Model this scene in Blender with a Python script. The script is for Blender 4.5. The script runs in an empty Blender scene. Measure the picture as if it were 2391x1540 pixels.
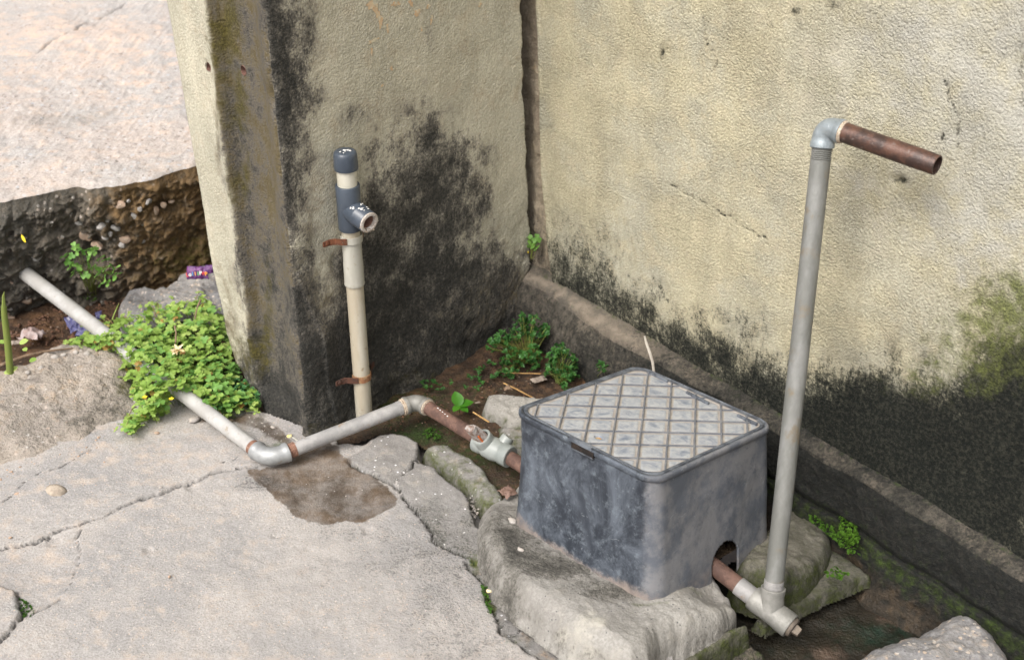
import bpy, math, random
import numpy as np
random.seed(4); rng=np.random.default_rng(7)
SC=bpy.context.scene
# ------------------------------------------------------------------ camera, sky, sun, exposure
PITCH=31.5; FOC=3000.; CAMH=1.15
cd=bpy.data.cameras.new('camera'); cam=bpy.data.objects.new('camera',cd); SC.collection.objects.link(cam)
cam.location=(0,0,CAMH); cam.rotation_euler=(math.radians(90-PITCH),0,0)
cd.sensor_width=36; cd.lens=FOC/2391*36; cd.clip_start=.05; cd.clip_end=400
cd.dof.use_dof=True; cd.dof.focus_distance=1.72; cd.dof.aperture_fstop=7.1
SC.camera=cam
world=bpy.data.worlds.new("World"); SC.world=world; world.use_nodes=True
SUN_EL=52.; SUN_AZ=-141.      # azimuth: 0 = +y (ahead), negative = left
wn=world.node_tree; sky=wn.nodes.new('ShaderNodeTexSky'); sky.sky_type='NISHITA'; sky.sun_disc=False
sky.sun_elevation=math.radians(SUN_EL); sky.sun_rotation=math.radians(SUN_AZ)
sky.air_density=1.0; sky.dust_density=6.0; sky.ozone_density=.6
hs_=wn.nodes.new('ShaderNodeHueSaturation'); hs_.inputs['Saturation'].default_value=.45; wn.links.new(sky.outputs[0],hs_.inputs['Color']); wn.links.new(hs_.outputs[0],wn.nodes['Background'].inputs[0]); wn.nodes['Background'].inputs[1].default_value=.15
sd_=bpy.data.lights.new('sun','SUN'); sun=bpy.data.objects.new('sun',sd_); SC.collection.objects.link(sun)
sd_.energy=1.05; sd_.angle=math.radians(30); sd_.color=(1,.975,.93)
from mathutils import Vector, Matrix
_e,_a=math.radians(SUN_EL),math.radians(SUN_AZ)
sun.rotation_euler=Vector((math.sin(_a)*math.cos(_e),math.cos(_a)*math.cos(_e),math.sin(_e))).to_track_quat('Z','Y').to_euler()
sun.location=(-2,0,3)
SC.view_settings.view_transform='Standard'; SC.view_settings.look='None'; SC.view_settings.exposure=.76; SC.view_settings.gamma=1
SC.view_settings.use_curve_mapping=False

# ------------------------------------------------------------------ surveying helpers
th=math.radians(PITCH); CT,ST=math.cos(th),math.sin(th)
def ray(u,v):
    x=(u-1195.5)/FOC; y=(770-v)/FOC
    return np.array([x,CT+y*ST,-ST+y*CT])
EYE=np.array([0,0,CAMH])
def P(u,v,z=0.):
    d=ray(u,v); return EYE+d*((z-CAMH)/d[2])
def above(xy,u,v):      # the height over a plan point that is seen at (u,v)
    d=ray(u,v); k=(xy[0]*d[0]+xy[1]*d[1])/(d[0]**2+d[1]**2); return CAMH+d[2]*k
def K(ox,oy,sc,pts): return [((ox+a/sc)*.91086,(oy+b/sc)*.91086) for a,b in pts]
class Frame:            # a plane with its own 2D coordinates in metres
    def __init__(s,o,a,b):
        s.o=np.array(o,float); s.a=np.array(a,float)/np.linalg.norm(a); s.b=np.array(b,float)/np.linalg.norm(b); s.n=np.cross(s.a,s.b)
    def hit(s,u,v):
        d=ray(u,v); t=np.dot(s.o-EYE,s.n)/np.dot(d,s.n); q=EYE+d*t-s.o
        return np.array([q@s.a,q@s.b])
    def pos(s,S,T,N=0.):
        S=np.asarray(S,float); T=np.asarray(T,float); N=np.zeros_like(S)+N
        return s.o+S[:,None]*s.a+T[:,None]*s.b+N[:,None]*s.n
    def poly(s,pts): return np.array([s.hit(*p) for p in pts])
def groundframe(z): return Frame((0,0,z),(1,0,0),(0,1,0))
G0=groundframe(0)
def sst(a,b,x):
    t=np.clip((x-a)/(b-a),0,1); return t*t*(3-2*t)
def _h(i,j,k,sd):
    n=(i*374761393+j*668265263+k*2147483647//3+sd*1274126177)&0xffffffff
    n=((n^(n>>13))*1274126177)&0xffffffff; n=((n^(n>>16))*2246822519)&0xffffffff
    return ((n^(n>>15))&0xffff)/65535.
def vn(p,sc,sd=0):
    q=np.asarray(p)*sc+100.; i=np.floor(q).astype(np.int64); f=q-i; f=f*f*f*(f*(f*6-15)+10)
    if q.shape[1]==2: i=np.c_[i,np.zeros(len(i),np.int64)]; f=np.c_[f,np.zeros(len(f))]
    r=0.
    for a in (0,1):
        wa=f[:,0] if a else 1-f[:,0]
        for b in (0,1):
            wb=f[:,1] if b else 1-f[:,1]
            for c in (0,1):
                if c and q.shape[1]==2: continue
                wc=f[:,2] if c else 1-f[:,2]
                r=r+wa*wb*wc*_h(i[:,0]+a,i[:,1]+b,i[:,2]+c,sd)
    return r*2-1
def fbm(p,sc,o=4,g=.5,sd=0):
    r=0.; a=1.; t=0.
    for k in range(o):
        r=r+a*vn(p,sc*2.03**k,sd+k*17); t+=a; a*=g
    return r/t
def ridged(p,sc,o=4,sd=0):
    r=0.;a=1.;t=0.
    for k in range(o):
        r=r+a*(1-2*np.abs(vn(p,sc*2.07**k,sd+k*13))); t+=a; a*=.5
    return r/t
def worley(p,sc,sd=0):
    q=np.asarray(p)*sc+50.; i=np.floor(q).astype(np.int64); f1=np.full(len(q),9.); f2=f1.copy(); cid=np.zeros(len(q))
    for a in (-1,0,1):
        for b in (-1,0,1):
            for c in (-1,0,1):
                j=i+[a,b,c]; o=np.stack([_h(j[:,0],j[:,1],j[:,2],sd+k*7) for k in range(3)],1); d=np.linalg.norm(q-j-o,axis=1)
                nw=d<f1; f2=np.where(nw,f1,np.minimum(f2,d)); cid=np.where(nw,_h(j[:,0],j[:,1],j[:,2],sd+99),cid); f1=np.where(nw,d,f1)
    return f1,f2,cid
def warp(p,amp,sc,sd=3):
    return p+amp*np.stack([fbm(p,sc,3,.6,sd+i*31) for i in range(p.shape[1])],1)
def segd(p,a,b):
    d=b-a; t=np.clip(((p-a)@d)/(d@d+1e-12),0,1); return np.linalg.norm(p-a-t[:,None]*d,axis=1),t
def sdist(p,poly):      # signed distance, positive inside
    poly=np.asarray(poly); n=len(poly); d=np.full(len(p),1e9); ins=np.zeros(len(p),bool)
    for i in range(n):
        a,b=poly[i],poly[(i+1)%n]; d=np.minimum(d,segd(p,a,b)[0])
        c=((a[1]>p[:,1])!=(b[1]>p[:,1])); dy=b[1]-a[1]
        if abs(dy)<1e-12: continue
        ins^=c&(p[:,0]<(b[0]-a[0])*(p[:,1]-a[1])/dy+a[0])
    return np.where(ins,d,-d)
def lined(p,pl):
    d=np.full(len(p),1e9)
    for a,b in zip(pl[:-1],pl[1:]): d=np.minimum(d,segd(p,np.asarray(a),np.asarray(b))[0])
    return d
def blobs(fr,p,L):      # soft ellipses given where they are seen: (u,v,ru,rv,amount)
    r=np.zeros(len(p))
    for u,v,ru,rv,val in L:
        c=fr.hit(u,v); M=np.array([fr.hit(u+ru,v)-c,fr.hit(u,v+rv)-c]).T
        q=np.linalg.solve(M,(p-c).T); r+=val*np.exp(-.9*(q**2).sum(0))
    return r

# ------------------------------------------------------------------ object helpers
def tag(o,label=None,cat=None,group=None,kind=None):
    if label:o['label']=label
    if cat:o['category']=cat
    if group:o['group']=group
    if kind:o['kind']=kind
    return o
def empty(name,loc,label=None,cat=None,group=None,kind=None,rz=0):
    o=bpy.data.objects.new(name,None); SC.collection.objects.link(o); o.location=[float(c) for c in loc]; o.rotation_euler=(0,0,rz); o.empty_display_size=.02
    return tag(o,label,cat,group,kind)
bpy_update=lambda: None
def link(name,me,mat,parent=None):
    o=bpy.data.objects.new(name,me); SC.collection.objects.link(o)
    if mat is not None and not me.materials: me.materials.append(mat)
    if parent is not None:
        o.parent=parent; o.matrix_parent_inverse=world_of(parent).inverted()
    return o
def world_of(o):
    m=Matrix.LocRotScale(o.location,o.rotation_euler,o.scale)
    if o.parent: m=world_of(o.parent)@o.matrix_parent_inverse@m
    return m
def mesh_np(V,F,smooth=True,stain=None,name='mesh'):
    me=bpy.data.meshes.new(name); V=np.asarray(V,np.float32); F=np.asarray(F,np.int32); k=F.shape[1]
    me.vertices.add(len(V)); me.vertices.foreach_set('co',V.ravel())
    me.loops.add(F.size); me.loops.foreach_set('vertex_index',F.ravel())
    me.polygons.add(len(F)); me.polygons.foreach_set('loop_start',np.arange(0,F.size,k,dtype=np.int32)); me.polygons.foreach_set('loop_total',np.full(len(F),k,np.int32))
    me.update(calc_edges=True); me.validate()
    me.polygons.foreach_set('use_smooth',np.full(len(me.polygons),smooth))
    if stain is not None:
        at=me.attributes.new('stain','FLOAT_COLOR','POINT'); at.data.foreach_set('color',np.asarray(stain,np.float32).ravel())
    return me
def grid_faces(ni,nj,flip=False):
    i,j=np.meshgrid(np.arange(ni-1),np.arange(nj-1),indexing='ij'); a=(i*nj+j).ravel()
    f=np.stack([a,a+nj,a+nj+1,a+1],1); return f[:,::-1] if flip else f
def compact(V,F,S=None):
    u,inv=np.unique(F,return_inverse=True); return V[u],inv.reshape(F.shape),(None if S is None else S[u])
def pydata(name,V,F,mat,parent=None,smooth=False):
    me=bpy.data.meshes.new(name); me.from_pydata([tuple(map(float,v)) for v in V],[],F); me.update()
    if smooth: me.polygons.foreach_set('use_smooth',[True]*len(me.polygons))
    return link(name,me,mat,parent)
def field(name,fr,pts,step,hfn,stfn,mat,parent=None,warpamp=.003,split=None,margin=.0,bounds=None):
    """relief over a polygon outlined in plane fr; hfn(p,d)->height, stfn(p,d,h)->(n,4)"""
    poly=fr.poly(pts) if pts is not None else None
    lo,hi=(poly.min(0)-.012,poly.max(0)+.012) if bounds is None else bounds
    xs=np.arange(lo[0],hi[0]+step,step); ys=np.arange(lo[1],hi[1]+step,step)
    X,Y=np.meshgrid(xs,ys,indexing='ij'); p=np.c_[X.ravel(),Y.ravel()]
    d=sdist(warp(p,warpamp,45),poly) if poly is not None else np.full(len(p),1.)
    h=hfn(p,d); st=stfn(p,d,h); V=fr.pos(p[:,0],p[:,1],h); F=grid_faces(len(xs),len(ys))
    keep=(d[F]>-margin-step*1.5).all(1); F=F[keep]
    V2,F2,S2=compact(V,F,st)
    return link(name,mesh_np(V2,F2,True,S2,name),mat,parent)
def zeros(p): return np.zeros((len(p),4))
def orient(d):
    d=np.array(d,float); d/=np.linalg.norm(d); u=np.array([0,0,1.]) if abs(d[2])<.9 else np.array([1.,0,0])
    a=np.cross(u,d); a/=np.linalg.norm(a); return a,np.cross(d,a),d
def sweep_mesh(pts,rad,n=28,caps=True,name='tube',up=None):
    pts=np.array(pts,float); m=len(pts); rad=np.zeros(m)+rad; V=[];
    T=np.gradient(pts,axis=0); T/=np.linalg.norm(T,axis=1)[:,None]+1e-12
    # handle coincident points (profile steps)
    for i in range(1,m):
        if np.linalg.norm(pts[i]-pts[i-1])<1e-9: T[i]=T[i-1]
    a,b,_=orient(T[0])
    ang=np.linspace(0,2*math.pi,n,endpoint=False)
    for i in range(m):
        a=a-T[i]*(a@T[i]); a/=np.linalg.norm(a); b=np.cross(T[i],a)
        V.append(pts[i]+rad[i]*(np.cos(ang)[:,None]*a+np.sin(ang)[:,None]*b))
    V=np.concatenate(V); F=[]
    for i in range(m-1):
        for k in range(n): F.append((i*n+k,i*n+(k+1)%n,(i+1)*n+(k+1)%n,(i+1)*n+k))
    if caps: F.append(tuple(range(n))[::-1]); F.append(tuple(range((m-1)*n,m*n)))
    return V,F
def tube(name,pts,rad,mat,parent=None,n=28,caps=True,smooth=True):
    V,F=sweep_mesh(pts,rad,n,caps)
    me=bpy.data.meshes.new(name); me.from_pydata([tuple(map(float,v)) for v in V],[],F); me.update()
    me.polygons.foreach_set('use_smooth',[smooth and len(f)==4 for f in F])
    o=link(name,me,mat,parent)
    try: me.set_sharp_from_angle(angle=math.radians(38))
    except Exception: pass
    return o
def lathe(name,p0,d,prof,mat,parent=None,n=32,caps=True):
    p0=np.array(p0,float); a,b,d=orient(d); ang=np.linspace(0,2*math.pi,n,endpoint=False)
    V=np.concatenate([p0+d*t+r*(np.cos(ang)[:,None]*a+np.sin(ang)[:,None]*b) for t,r in prof]); m=len(prof)
    F=[(i*n+k,i*n+(k+1)%n,(i+1)*n+(k+1)%n,(i+1)*n+k) for i in range(m-1) for k in range(n)]
    if caps: F+= [tuple(range(n))[::-1],tuple(range((m-1)*n,m*n))]
    me=bpy.data.meshes.new(name); me.from_pydata([tuple(map(float,v)) for v in V],[],F); me.update()
    me.polygons.foreach_set('use_smooth',[True]*len(F)); o=link(name,me,mat,parent)
    me.set_sharp_from_angle(angle=math.radians(38)); return o
def threads(name,p0,p1,r,nt,mat,parent):
    p0=np.array(p0); p1=np.array(p1); L=np.linalg.norm(p1-p0); pr=[(0,r*.96)]
    for i in range(nt):
        t0=L*i/nt; s=L/nt; pr+=[(t0+s*.15,r*.95),(t0+s*.5,r*1.05),(t0+s*.85,r*.95)]
    pr.append((L,r*.96)); return lathe(name,p0,p1-p0,pr,mat,parent,32)
def elbow(name,pa,corner,pb,r,rc,mat,parent,collar=.012):
    """a cast elbow: socket at pa, bend round corner, socket at pb; r pipe radius, rc body radius"""
    pa,c,pb=[np.array(q,float) for q in (pa,corner,pb)]
    pts=[];rr=[]
    ua=(pa-c)/np.linalg.norm(pa-c); ub=(pb-c)/np.linalg.norm(pb-c); ra=min(np.linalg.norm(pa-c),np.linalg.norm(pb-c))-collar*.6
    A=c+ua*ra;B=c+ub*ra
    pts+=[pa,pa+(A-pa)*.02,pa+(A-pa)*.12,pa+(A-pa)*.8]; rr+=[r*1.02,rc*1.04,rc*1.1,rc*1.1]
    for k in range(0,13):
        t=k/12; pts.append((1-t)**2*A+2*t*(1-t)*c+t*t*B); rr.append(rc*(1.04 if k in(0,12) else 1.0))
    pts+=[pb+(B-pb)*.8,pb+(B-pb)*.12,pb+(B-pb)*.02,pb]; rr+=[rc*1.1,rc*1.1,rc*1.04,r*1.02]
    return tube(name,pts,rr,mat,parent,32)

# ------------------------------------------------------------------ materials
class NT:
    def __init__(s,name,rough=.9,spec=.3):
        s.m=bpy.data.materials.new(name); s.m.use_nodes=True; s.t=s.m.node_tree; s.b=s.t.nodes['Principled BSDF']
        s.b.inputs['Roughness'].default_value=rough; s.b.inputs['Specular IOR Level'].default_value=spec
        s.tc=s.t.nodes.new('ShaderNodeTexCoord').outputs['Object']
    def nd(s,t,**kw):
        n=s.t.nodes.new(t)
        for k,v in kw.items(): setattr(n,k,v)
        return n
    def set(s,sock,v):
        if hasattr(v,'is_output'): s.t.links.new(v,sock)
        else:
            try: sock.default_value=v
            except Exception: sock.default_value=(*v,1) if len(v)==3 else v
    def noise(s,sc,det=4,rough=.6,vec=None,dist=0.):
        n=s.nd('ShaderNodeTexNoise'); n.inputs['Scale'].default_value=sc; n.inputs['Detail'].default_value=det; n.inputs['Roughness'].default_value=rough; n.inputs['Distortion'].default_value=dist
        s.t.links.new(vec or s.tc,n.inputs['Vector']); return n.outputs['Fac']
    def vor(s,sc,out='Distance',vec=None,rnd=1.):
        n=s.nd('ShaderNodeTexVoronoi'); n.inputs['Scale'].default_value=sc; n.inputs['Randomness'].default_value=rnd
        s.t.links.new(vec or s.tc,n.inputs['Vector']); return n.outputs[out]
    def math(s,op,a,b=0.,c=0.,clamp=False):
        n=s.nd('ShaderNodeMath',operation=op,use_clamp=clamp)
        for k,v in enumerate((a,b,c)): s.set(n.inputs[k],v)
        return n.outputs[0]
    def ramp(s,x,lo,hi,a=0.,b=1.):
        n=s.nd('ShaderNodeMapRange',interpolation_type='SMOOTHSTEP'); s.set(n.inputs[0],x)
        for k,v in zip((1,2,3,4),(lo,hi,a,b)): n.inputs[k].default_value=v
        return n.outputs[0]
    def mix(s,f,a,b,mode='MIX'):
        n=s.nd('ShaderNodeMix',data_type='RGBA',blend_type=mode); s.set(n.inputs[0],f); s.set(n.inputs[6],a if hasattr(a,'is_output') else (*a,1)); s.set(n.inputs[7],b if hasattr(b,'is_output') else (*b,1)); return n.outputs[2]
    def attr(s,nm='stain'):
        n=s.nd('ShaderNodeAttribute',attribute_name=nm); sp=s.nd('ShaderNodeSeparateColor'); s.t.links.new(n.outputs['Color'],sp.inputs[0]); return sp.outputs[0],sp.outputs[1],sp.outputs[2],n.outputs['Alpha']
    def bump(s,h,dist,strength=1.,prev=None):
        n=s.nd('ShaderNodeBump'); n.inputs['Strength'].default_value=strength; n.inputs['Distance'].default_value=dist; s.set(n.inputs['Height'],h)
        if prev is not None: s.t.links.new(prev,n.inputs['Normal'])
        return n.outputs[0]
    def scaled(s,v):
        n=s.nd('ShaderNodeMapping'); n.inputs['Scale'].default_value=v; s.t.links.new(s.tc,n.inputs['Vector']); return n.outputs[0]
    def out(s,col,rough=None,normal=None,metal=None):
        s.set(s.b.inputs['Base Color'],col if hasattr(col,'is_output') else (*col,1))
        if rough is not None: s.set(s.b.inputs['Roughness'],rough)
        if normal is not None: s.t.links.new(normal,s.b.inputs['Normal'])
        if metal is not None: s.set(s.b.inputs['Metallic'],metal)
        return s.m
def masonry(name,c1,c2,c3,mould=(.018,.019,.018),mouldlt=(.10,.10,.09),moss=(.05,.09,.012),ochre=(.42,.22,.08),big=9,mid=55,fine=260,bumpmid=.0012,bumpfine=.0007,
            speck=None,speckdark=None,wet=(.045,.032,.02),moldnoise=.9,cells=None,rough=.92,streak=0.,bignoise=1.5):
    """stain R = black mould, G = moss, B = ochre / second tone, A = wet"""
    t=NT(name,rough); R,G,B,A=t.attr()
    n1=t.noise(big,5,.6); n2=t.noise(mid,5,.62); n3=t.noise(fine,3,.6)
    col=t.mix(t.ramp(n1,.35,.65),c1,c2); col=t.mix(t.ramp(n2,.48,.72),col,c3)
    col=t.mix(t.ramp(n3,.35,.7),t.mix(1.,col,(.74,.73,.72),'MULTIPLY'),col)
    if speck:
        v=t.vor(speck[1],'Color'); sp=t.nd('ShaderNodeSeparateColor'); t.t.links.new(v,sp.inputs[0])
        dd=t.vor(speck[1]); f=t.math('MULTIPLY',t.ramp(sp.outputs[0],speck[2],speck[2]+.04),t.ramp(dd,.42,.3)); col=t.mix(f,col,t.mix(sp.outputs[1],speck[0],speck[3]))
    if speckdark:
        v=t.vor(speckdark[1],'Color'); sp=t.nd('ShaderNodeSeparateColor'); t.t.links.new(v,sp.inputs[0])
        f=t.math('MULTIPLY',t.ramp(sp.outputs[2],speckdark[2],speckdark[2]+.04),t.ramp(t.vor(speckdark[1]),.40,.28)); col=t.mix(f,col,speckdark[0])
    if streak:
        col=t.mix(t.ramp(t.noise(26,5,.65,t.scaled((1,1,.13))),.35,.66,0,streak),col,(.24,.22,.16))
        col=t.mix(t.ramp(t.noise(70,4,.6),.60,.74,0,streak*1.3),col,(.20,.18,.13))
    # ochre
    fo=t.ramp(t.math('ADD',B,t.math('MULTIPLY',t.math('SUBTRACT',n2,.5),1.5)),.12,.85); col=t.mix(fo,col,ochre)
    # mould: grey bloom then black core
    nn=t.math('ADD',t.math('MULTIPLY',t.math('SUBTRACT',n2,.5),moldnoise*1.4),t.math('MULTIPLY',t.math('SUBTRACT',n3,.5),moldnoise*1.7))
    nn=t.math('ADD',nn,t.math('MULTIPLY',t.math('SUBTRACT',t.noise(fine*.5,5,.75,t.scaled((1,1,.45))),.5),moldnoise*1.7))
    nn=t.math('ADD',nn,t.math('MULTIPLY',t.math('SUBTRACT',t.noise(42,4,.6,t.scaled((1,1,.25))),.5),moldnoise*.55))
    nn=t.math('ADD',nn,t.math('MULTIPLY',t.math('SUBTRACT',t.noise(big*2.4,5,.65),.5),moldnoise*bignoise))
    mm=t.math('ADD',R,t.math('MULTIPLY',nn,t.ramp(R,.0,.38,.22,1.)))
    col=t.mix(t.ramp(mm,-.02,1.05,0,.86),col,mouldlt); col=t.mix(t.math('MULTIPLY',t.ramp(mm,.28,1.55,0,1.),t.ramp(t.noise(fine*.6,4,.75),.42,.66,1.,.78)),col,mould)
    # moss
    gg=t.math('ADD',G,t.math('MULTIPLY',t.math('MULTIPLY',t.math('SUBTRACT',t.noise(mid*1.7,4),.5),1.8),t.ramp(G,0.,.3,.3,1.)))
    mc=t.mix(t.ramp(n3,.35,.65),tuple(x*.45 for x in moss),moss); col=t.mix(t.ramp(gg,.15,.95,0,.9),col,mc)
    # wet
    ww=t.ramp(t.math('ADD',A,t.math('MULTIPLY',t.math('SUBTRACT',n2,.5),.8)),.32,.62)
    wf=t.math('MULTIPLY',ww,t.ramp(t.noise(mid*.8,6,.7),.35,.65,.90,.52)); col=t.mix(wf,col,t.mix(t.ramp(t.noise(big*3,4),.4,.6),wet,tuple(x*2.2 for x in wet)))
    rgh=t.math('SUBTRACT',rough,t.math('MULTIPLY',ww,.42))
    nb=t.bump(t.noise(mid,6,.68),bumpmid)
    if cells:
        hh=t.math('ADD',t.math('MULTIPLY',t.vor(cells),-.55),t.math('ADD',t.math('MULTIPLY',t.noise(cells*1.9,3,.6),.8),t.math('MULTIPLY',t.noise(cells*.5,3,.6),.25)))
        nb=t.bump(t.math('MULTIPLY',hh,t.ramp(t.noise(14,3),.3,.7,.55,1.25)),bumpfine,1.,nb)
    else: nb=t.bump(n3,bumpfine,1.,nb)
    nb=t.bump(t.math('MULTIPLY',t.noise(fine*.7,3,.7),t.ramp(R,.1,.7)),.0030,1.,nb)
    return t.out(col,rgh,nb)
M={}
M['patio']=masonry('patio_concrete',(.42,.395,.37),(.32,.31,.302),(.43,.40,.37),big=5,mid=38,fine=340,bumpmid=.0009,bumpfine=.0014,speck=((.47,.44,.41),330,.88,(.42,.33,.26)),speckdark=((.22,.205,.19),300,.92),wet=(.040,.025,.013),mould=(.05,.045,.04),mouldlt=(.23,.225,.22),ochre=(.46,.36,.28))
M['cracked']=masonry('mossy_concrete',(.30,.29,.28),(.24,.23,.22),(.36,.34,.31),mid=45,fine=380,bumpmid=.002,bumpfine=.001,speck=((.72,.70,.68),230,.93,(.6,.6,.62)),moss=(.085,.10,.025),mould=(.03,.028,.022))
M['wall']=masonry('yellow_render',(.57,.525,.365),(.52,.50,.39),(.61,.545,.37),mid=30,fine=300,cells=290,bumpfine=.0040,bumpmid=.0007,streak=.22,ochre=(.45,.44,.385),moss=(.15,.17,.05),mould=(.006,.008,.006),mouldlt=(.085,.085,.062),moldnoise=1.25)
M['pier']=masonry('painted_cement',(.60,.57,.45),(.55,.53,.425),(.60,.545,.42),mid=34,fine=300,cells=290,bumpfine=.0024,bumpmid=.0007,bignoise=2.9,ochre=(.11,.088,.045),moss=(.10,.085,.018),streak=.25,mould=(.030,.030,.027),mouldlt=(.17,.155,.135),moldnoise=1.05,speck=((.66,.62,.55),330,.9,(.5,.45,.36)))
M['plinth']=masonry('rough_mortar',(.19,.16,.125),(.12,.108,.09),(.24,.20,.155),mid=50,fine=240,bumpfine=.002,bumpmid=.005,mould=(.010,.011,.010),mouldlt=(.06,.055,.045),moss=(.05,.08,.012),ochre=(.25,.21,.165))
M['joint']=masonry('brown_joint_mortar',(.40,.34,.25),(.30,.245,.18),(.48,.41,.29),mid=60,fine=260,bumpfine=.002,bumpmid=.005,mould=(.03,.028,.024),mouldlt=(.12,.10,.08))
M['pad']=masonry('mortar_pad',(.34,.33,.305),(.265,.255,.238),(.38,.365,.335),mid=36,fine=300,bumpfine=.001,bumpmid=.003,mould=(.05,.048,.042),mouldlt=(.15,.14,.12),ochre=(.44,.42,.36),moss=(.08,.10,.02),speckdark=((.1,.1,.1),300,.93))
M['terrace']=masonry('worn_concrete',(.50,.44,.395),(.45,.425,.40),(.54,.46,.395),mid=30,fine=260,big=6,bumpfine=.002,bumpmid=.0025,speck=((.40,.41,.43),95,.70,(.52,.47,.43)),speckdark=((.22,.19,.17),120,.90),mould=(.10,.09,.08),mouldlt=(.3,.28,.25),ochre=(.6,.45,.35))
M['terraceface']=masonry('dark_rubble_concrete',(.17,.15,.12),(.10,.085,.065),(.23,.20,.16),mid=60,fine=260,bumpfine=.003,bumpmid=.006,mould=(.022,.021,.019),mouldlt=(.12,.115,.10),ochre=(.19,.12,.055),moss=(.085,.075,.012),speck=((.42,.40,.37),120,.80,(.33,.25,.19)))
M['bank']=masonry('rough_lean_concrete',(.43,.375,.315),(.37,.33,.29),(.47,.41,.34),mid=48,fine=230,bumpfine=.004,bumpmid=.006,speck=((.56,.53,.5),130,.85,(.42,.33,.26)),mould=(.07,.065,.055),mouldlt=(.2,.18,.15),moss=(.12,.11,.02))
M['mossyshade']=masonry('shaded_mossy_concrete',(.19,.18,.145),(.13,.125,.10),(.23,.22,.18),mid=42,fine=300,bumpmid=.003,bumpfine=.0012,mould=(.018,.018,.015),mouldlt=(.08,.078,.065),moss=(.06,.075,.014),ochre=(.26,.24,.2))  # darker copy of the mossy concrete, shade by the drain put into its colour
M['soil']=masonry('brown_soil',(.068,.042,.028),(.04,.026,.018),(.10,.066,.044),mid=70,fine=300,bumpfine=.003,bumpmid=.005,speck=((.34,.3,.26),170,.93,(.2,.14,.1)),mould=(.022,.016,.011),mouldlt=(.05,.04,.03),moss=(.03,.055,.01),ochre=(.16,.085,.04))
M['drain']=masonry('wet_drain',(.035,.03,.022),(.02,.02,.016),(.05,.045,.033),mid=40,fine=260,bumpfine=.002,bumpmid=.004,mould=(.008,.009,.008),mouldlt=(.025,.026,.022),ochre=(.24,.165,.13),moss=(.010,.030,.018),wet=(.016,.013,.009),rough=.62)
M['granite']=masonry('grey_granite',(.30,.29,.28),(.21,.21,.215),(.36,.325,.285),mid=60,fine=300,bumpfine=.001,bumpmid=.003,speck=((.46,.43,.39),150,.70,(.42,.33,.25)),speckdark=((.16,.155,.16),170,.75),mould=(.08,.08,.08),mouldlt=(.18,.18,.17))
def simple(name,c1,c2,c3=None,sc=40,rough=.6,bump=.0005,metal=0.,spec=.3,stretch=None,lo=.4,hi=.62,sc3=140,lo3=.58,hi3=.7,bsc=300):
    t=NT(name,rough,spec); v=t.scaled(stretch) if stretch else None
    col=t.mix(t.ramp(t.noise(sc,5,.65,v),lo,hi),c1,c2)
    if c3: col=t.mix(t.ramp(t.noise(sc3,4,.65),lo3,hi3),col,c3)
    return t.out(col,None,t.bump(t.noise(bsc,4,.6),bump),metal)
M['galv']=simple('galvanised_steel',(.165,.168,.155),(.235,.238,.228),(.19,.155,.105),sc=22,rough=.5,bump=.0005,metal=.2,stretch=(1,1,.3),lo3=.54,hi3=.72,sc3=26,spec=.5)
M['galvlight']=simple('bright_galvanised',(.25,.255,.255),(.34,.35,.35),(.24,.21,.17),sc=25,rough=.45,bump=.0003,metal=.3,spec=.5,sc3=70,lo3=.62,hi3=.75)
M['pipeold']=simple('weathered_galvanised',(.27,.265,.26),(.37,.36,.35),(.30,.23,.17),sc=34,rough=.6,bump=.0006,metal=.15,sc3=50)
M['cast']=simple('cast_fitting',(.19,.188,.172),(.28,.275,.255),(.13,.15,.07),sc=30,rough=.5,bump=.0007,metal=.2,sc3=45,lo3=.66,hi3=.8)
M['castblue']=simple('cast_blue_grey',(.22,.25,.265),(.31,.35,.375),(.22,.21,.17),sc=30,rough=.4,bump=.0006,metal=.3,sc3=40,lo3=.6,hi3=.75)
M['rust']=simple('rusty_pipe',(.085,.05,.04),(.145,.085,.065),(.24,.14,.10),sc=60,rough=.75,bump=.0009,sc3=180,lo3=.6,hi3=.72)
M['rustdark']=simple('dark_rusty_outlet',(.045,.027,.022),(.11,.055,.038),(.17,.135,.12),sc=50,rough=.42,bump=.0005,metal=.2,sc3=90,lo3=.56,hi3=.72,spec=.5)
M['rustorange']=simple('orange_rust',(.16,.06,.03),(.08,.035,.022),(.25,.17,.11),sc=140,rough=.85,bump=.001)
M['rustthread']=simple('rusty_thread',(.30,.17,.12),(.20,.11,.08),(.42,.30,.22),sc=200,rough=.7,bump=.0004)
M['pvcdark']=simple('dark_grey_pvc',(.045,.058,.078),(.06,.075,.098),(.13,.14,.15),sc=30,rough=.34,bump=.0001,spec=.5,lo3=.62,hi3=.8,sc3=60)
M['pvcwhite']=simple('yellowed_pvc',(.50,.48,.40),(.56,.54,.46),None,sc=20,rough=.4,bump=.0001,spec=.5)
M['pvcold']=simple('dirty_pvc',(.42,.37,.28),(.48,.45,.37),(.26,.2,.13),sc=30,rough=.55,bump=.0004,spec=.4,stretch=(1,1,.25),sc3=90,lo3=.6,hi3=.75)
M['pvcgrey']=simple('grey_pvc_sleeve',(.37,.36,.31),(.44,.43,.38),(.30,.27,.2),sc=30,rough=.45,bump=.0002,stretch=(1,1,.3))
M['paint']=simple('white_splash',(.70,.70,.68),(.6,.6,.6),None,sc=200,rough=.7,bump=.0006)
M['limescale']=simple('scaly_liner',(.50,.47,.43),(.36,.30,.25),(.66,.64,.60),sc=250,rough=.9,bump=.0015)
M['fibre']=simple('hemp_sealing',(.50,.43,.34),(.34,.26,.19),(.6,.56,.5),sc=300,rough=.95,bump=.002)
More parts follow.
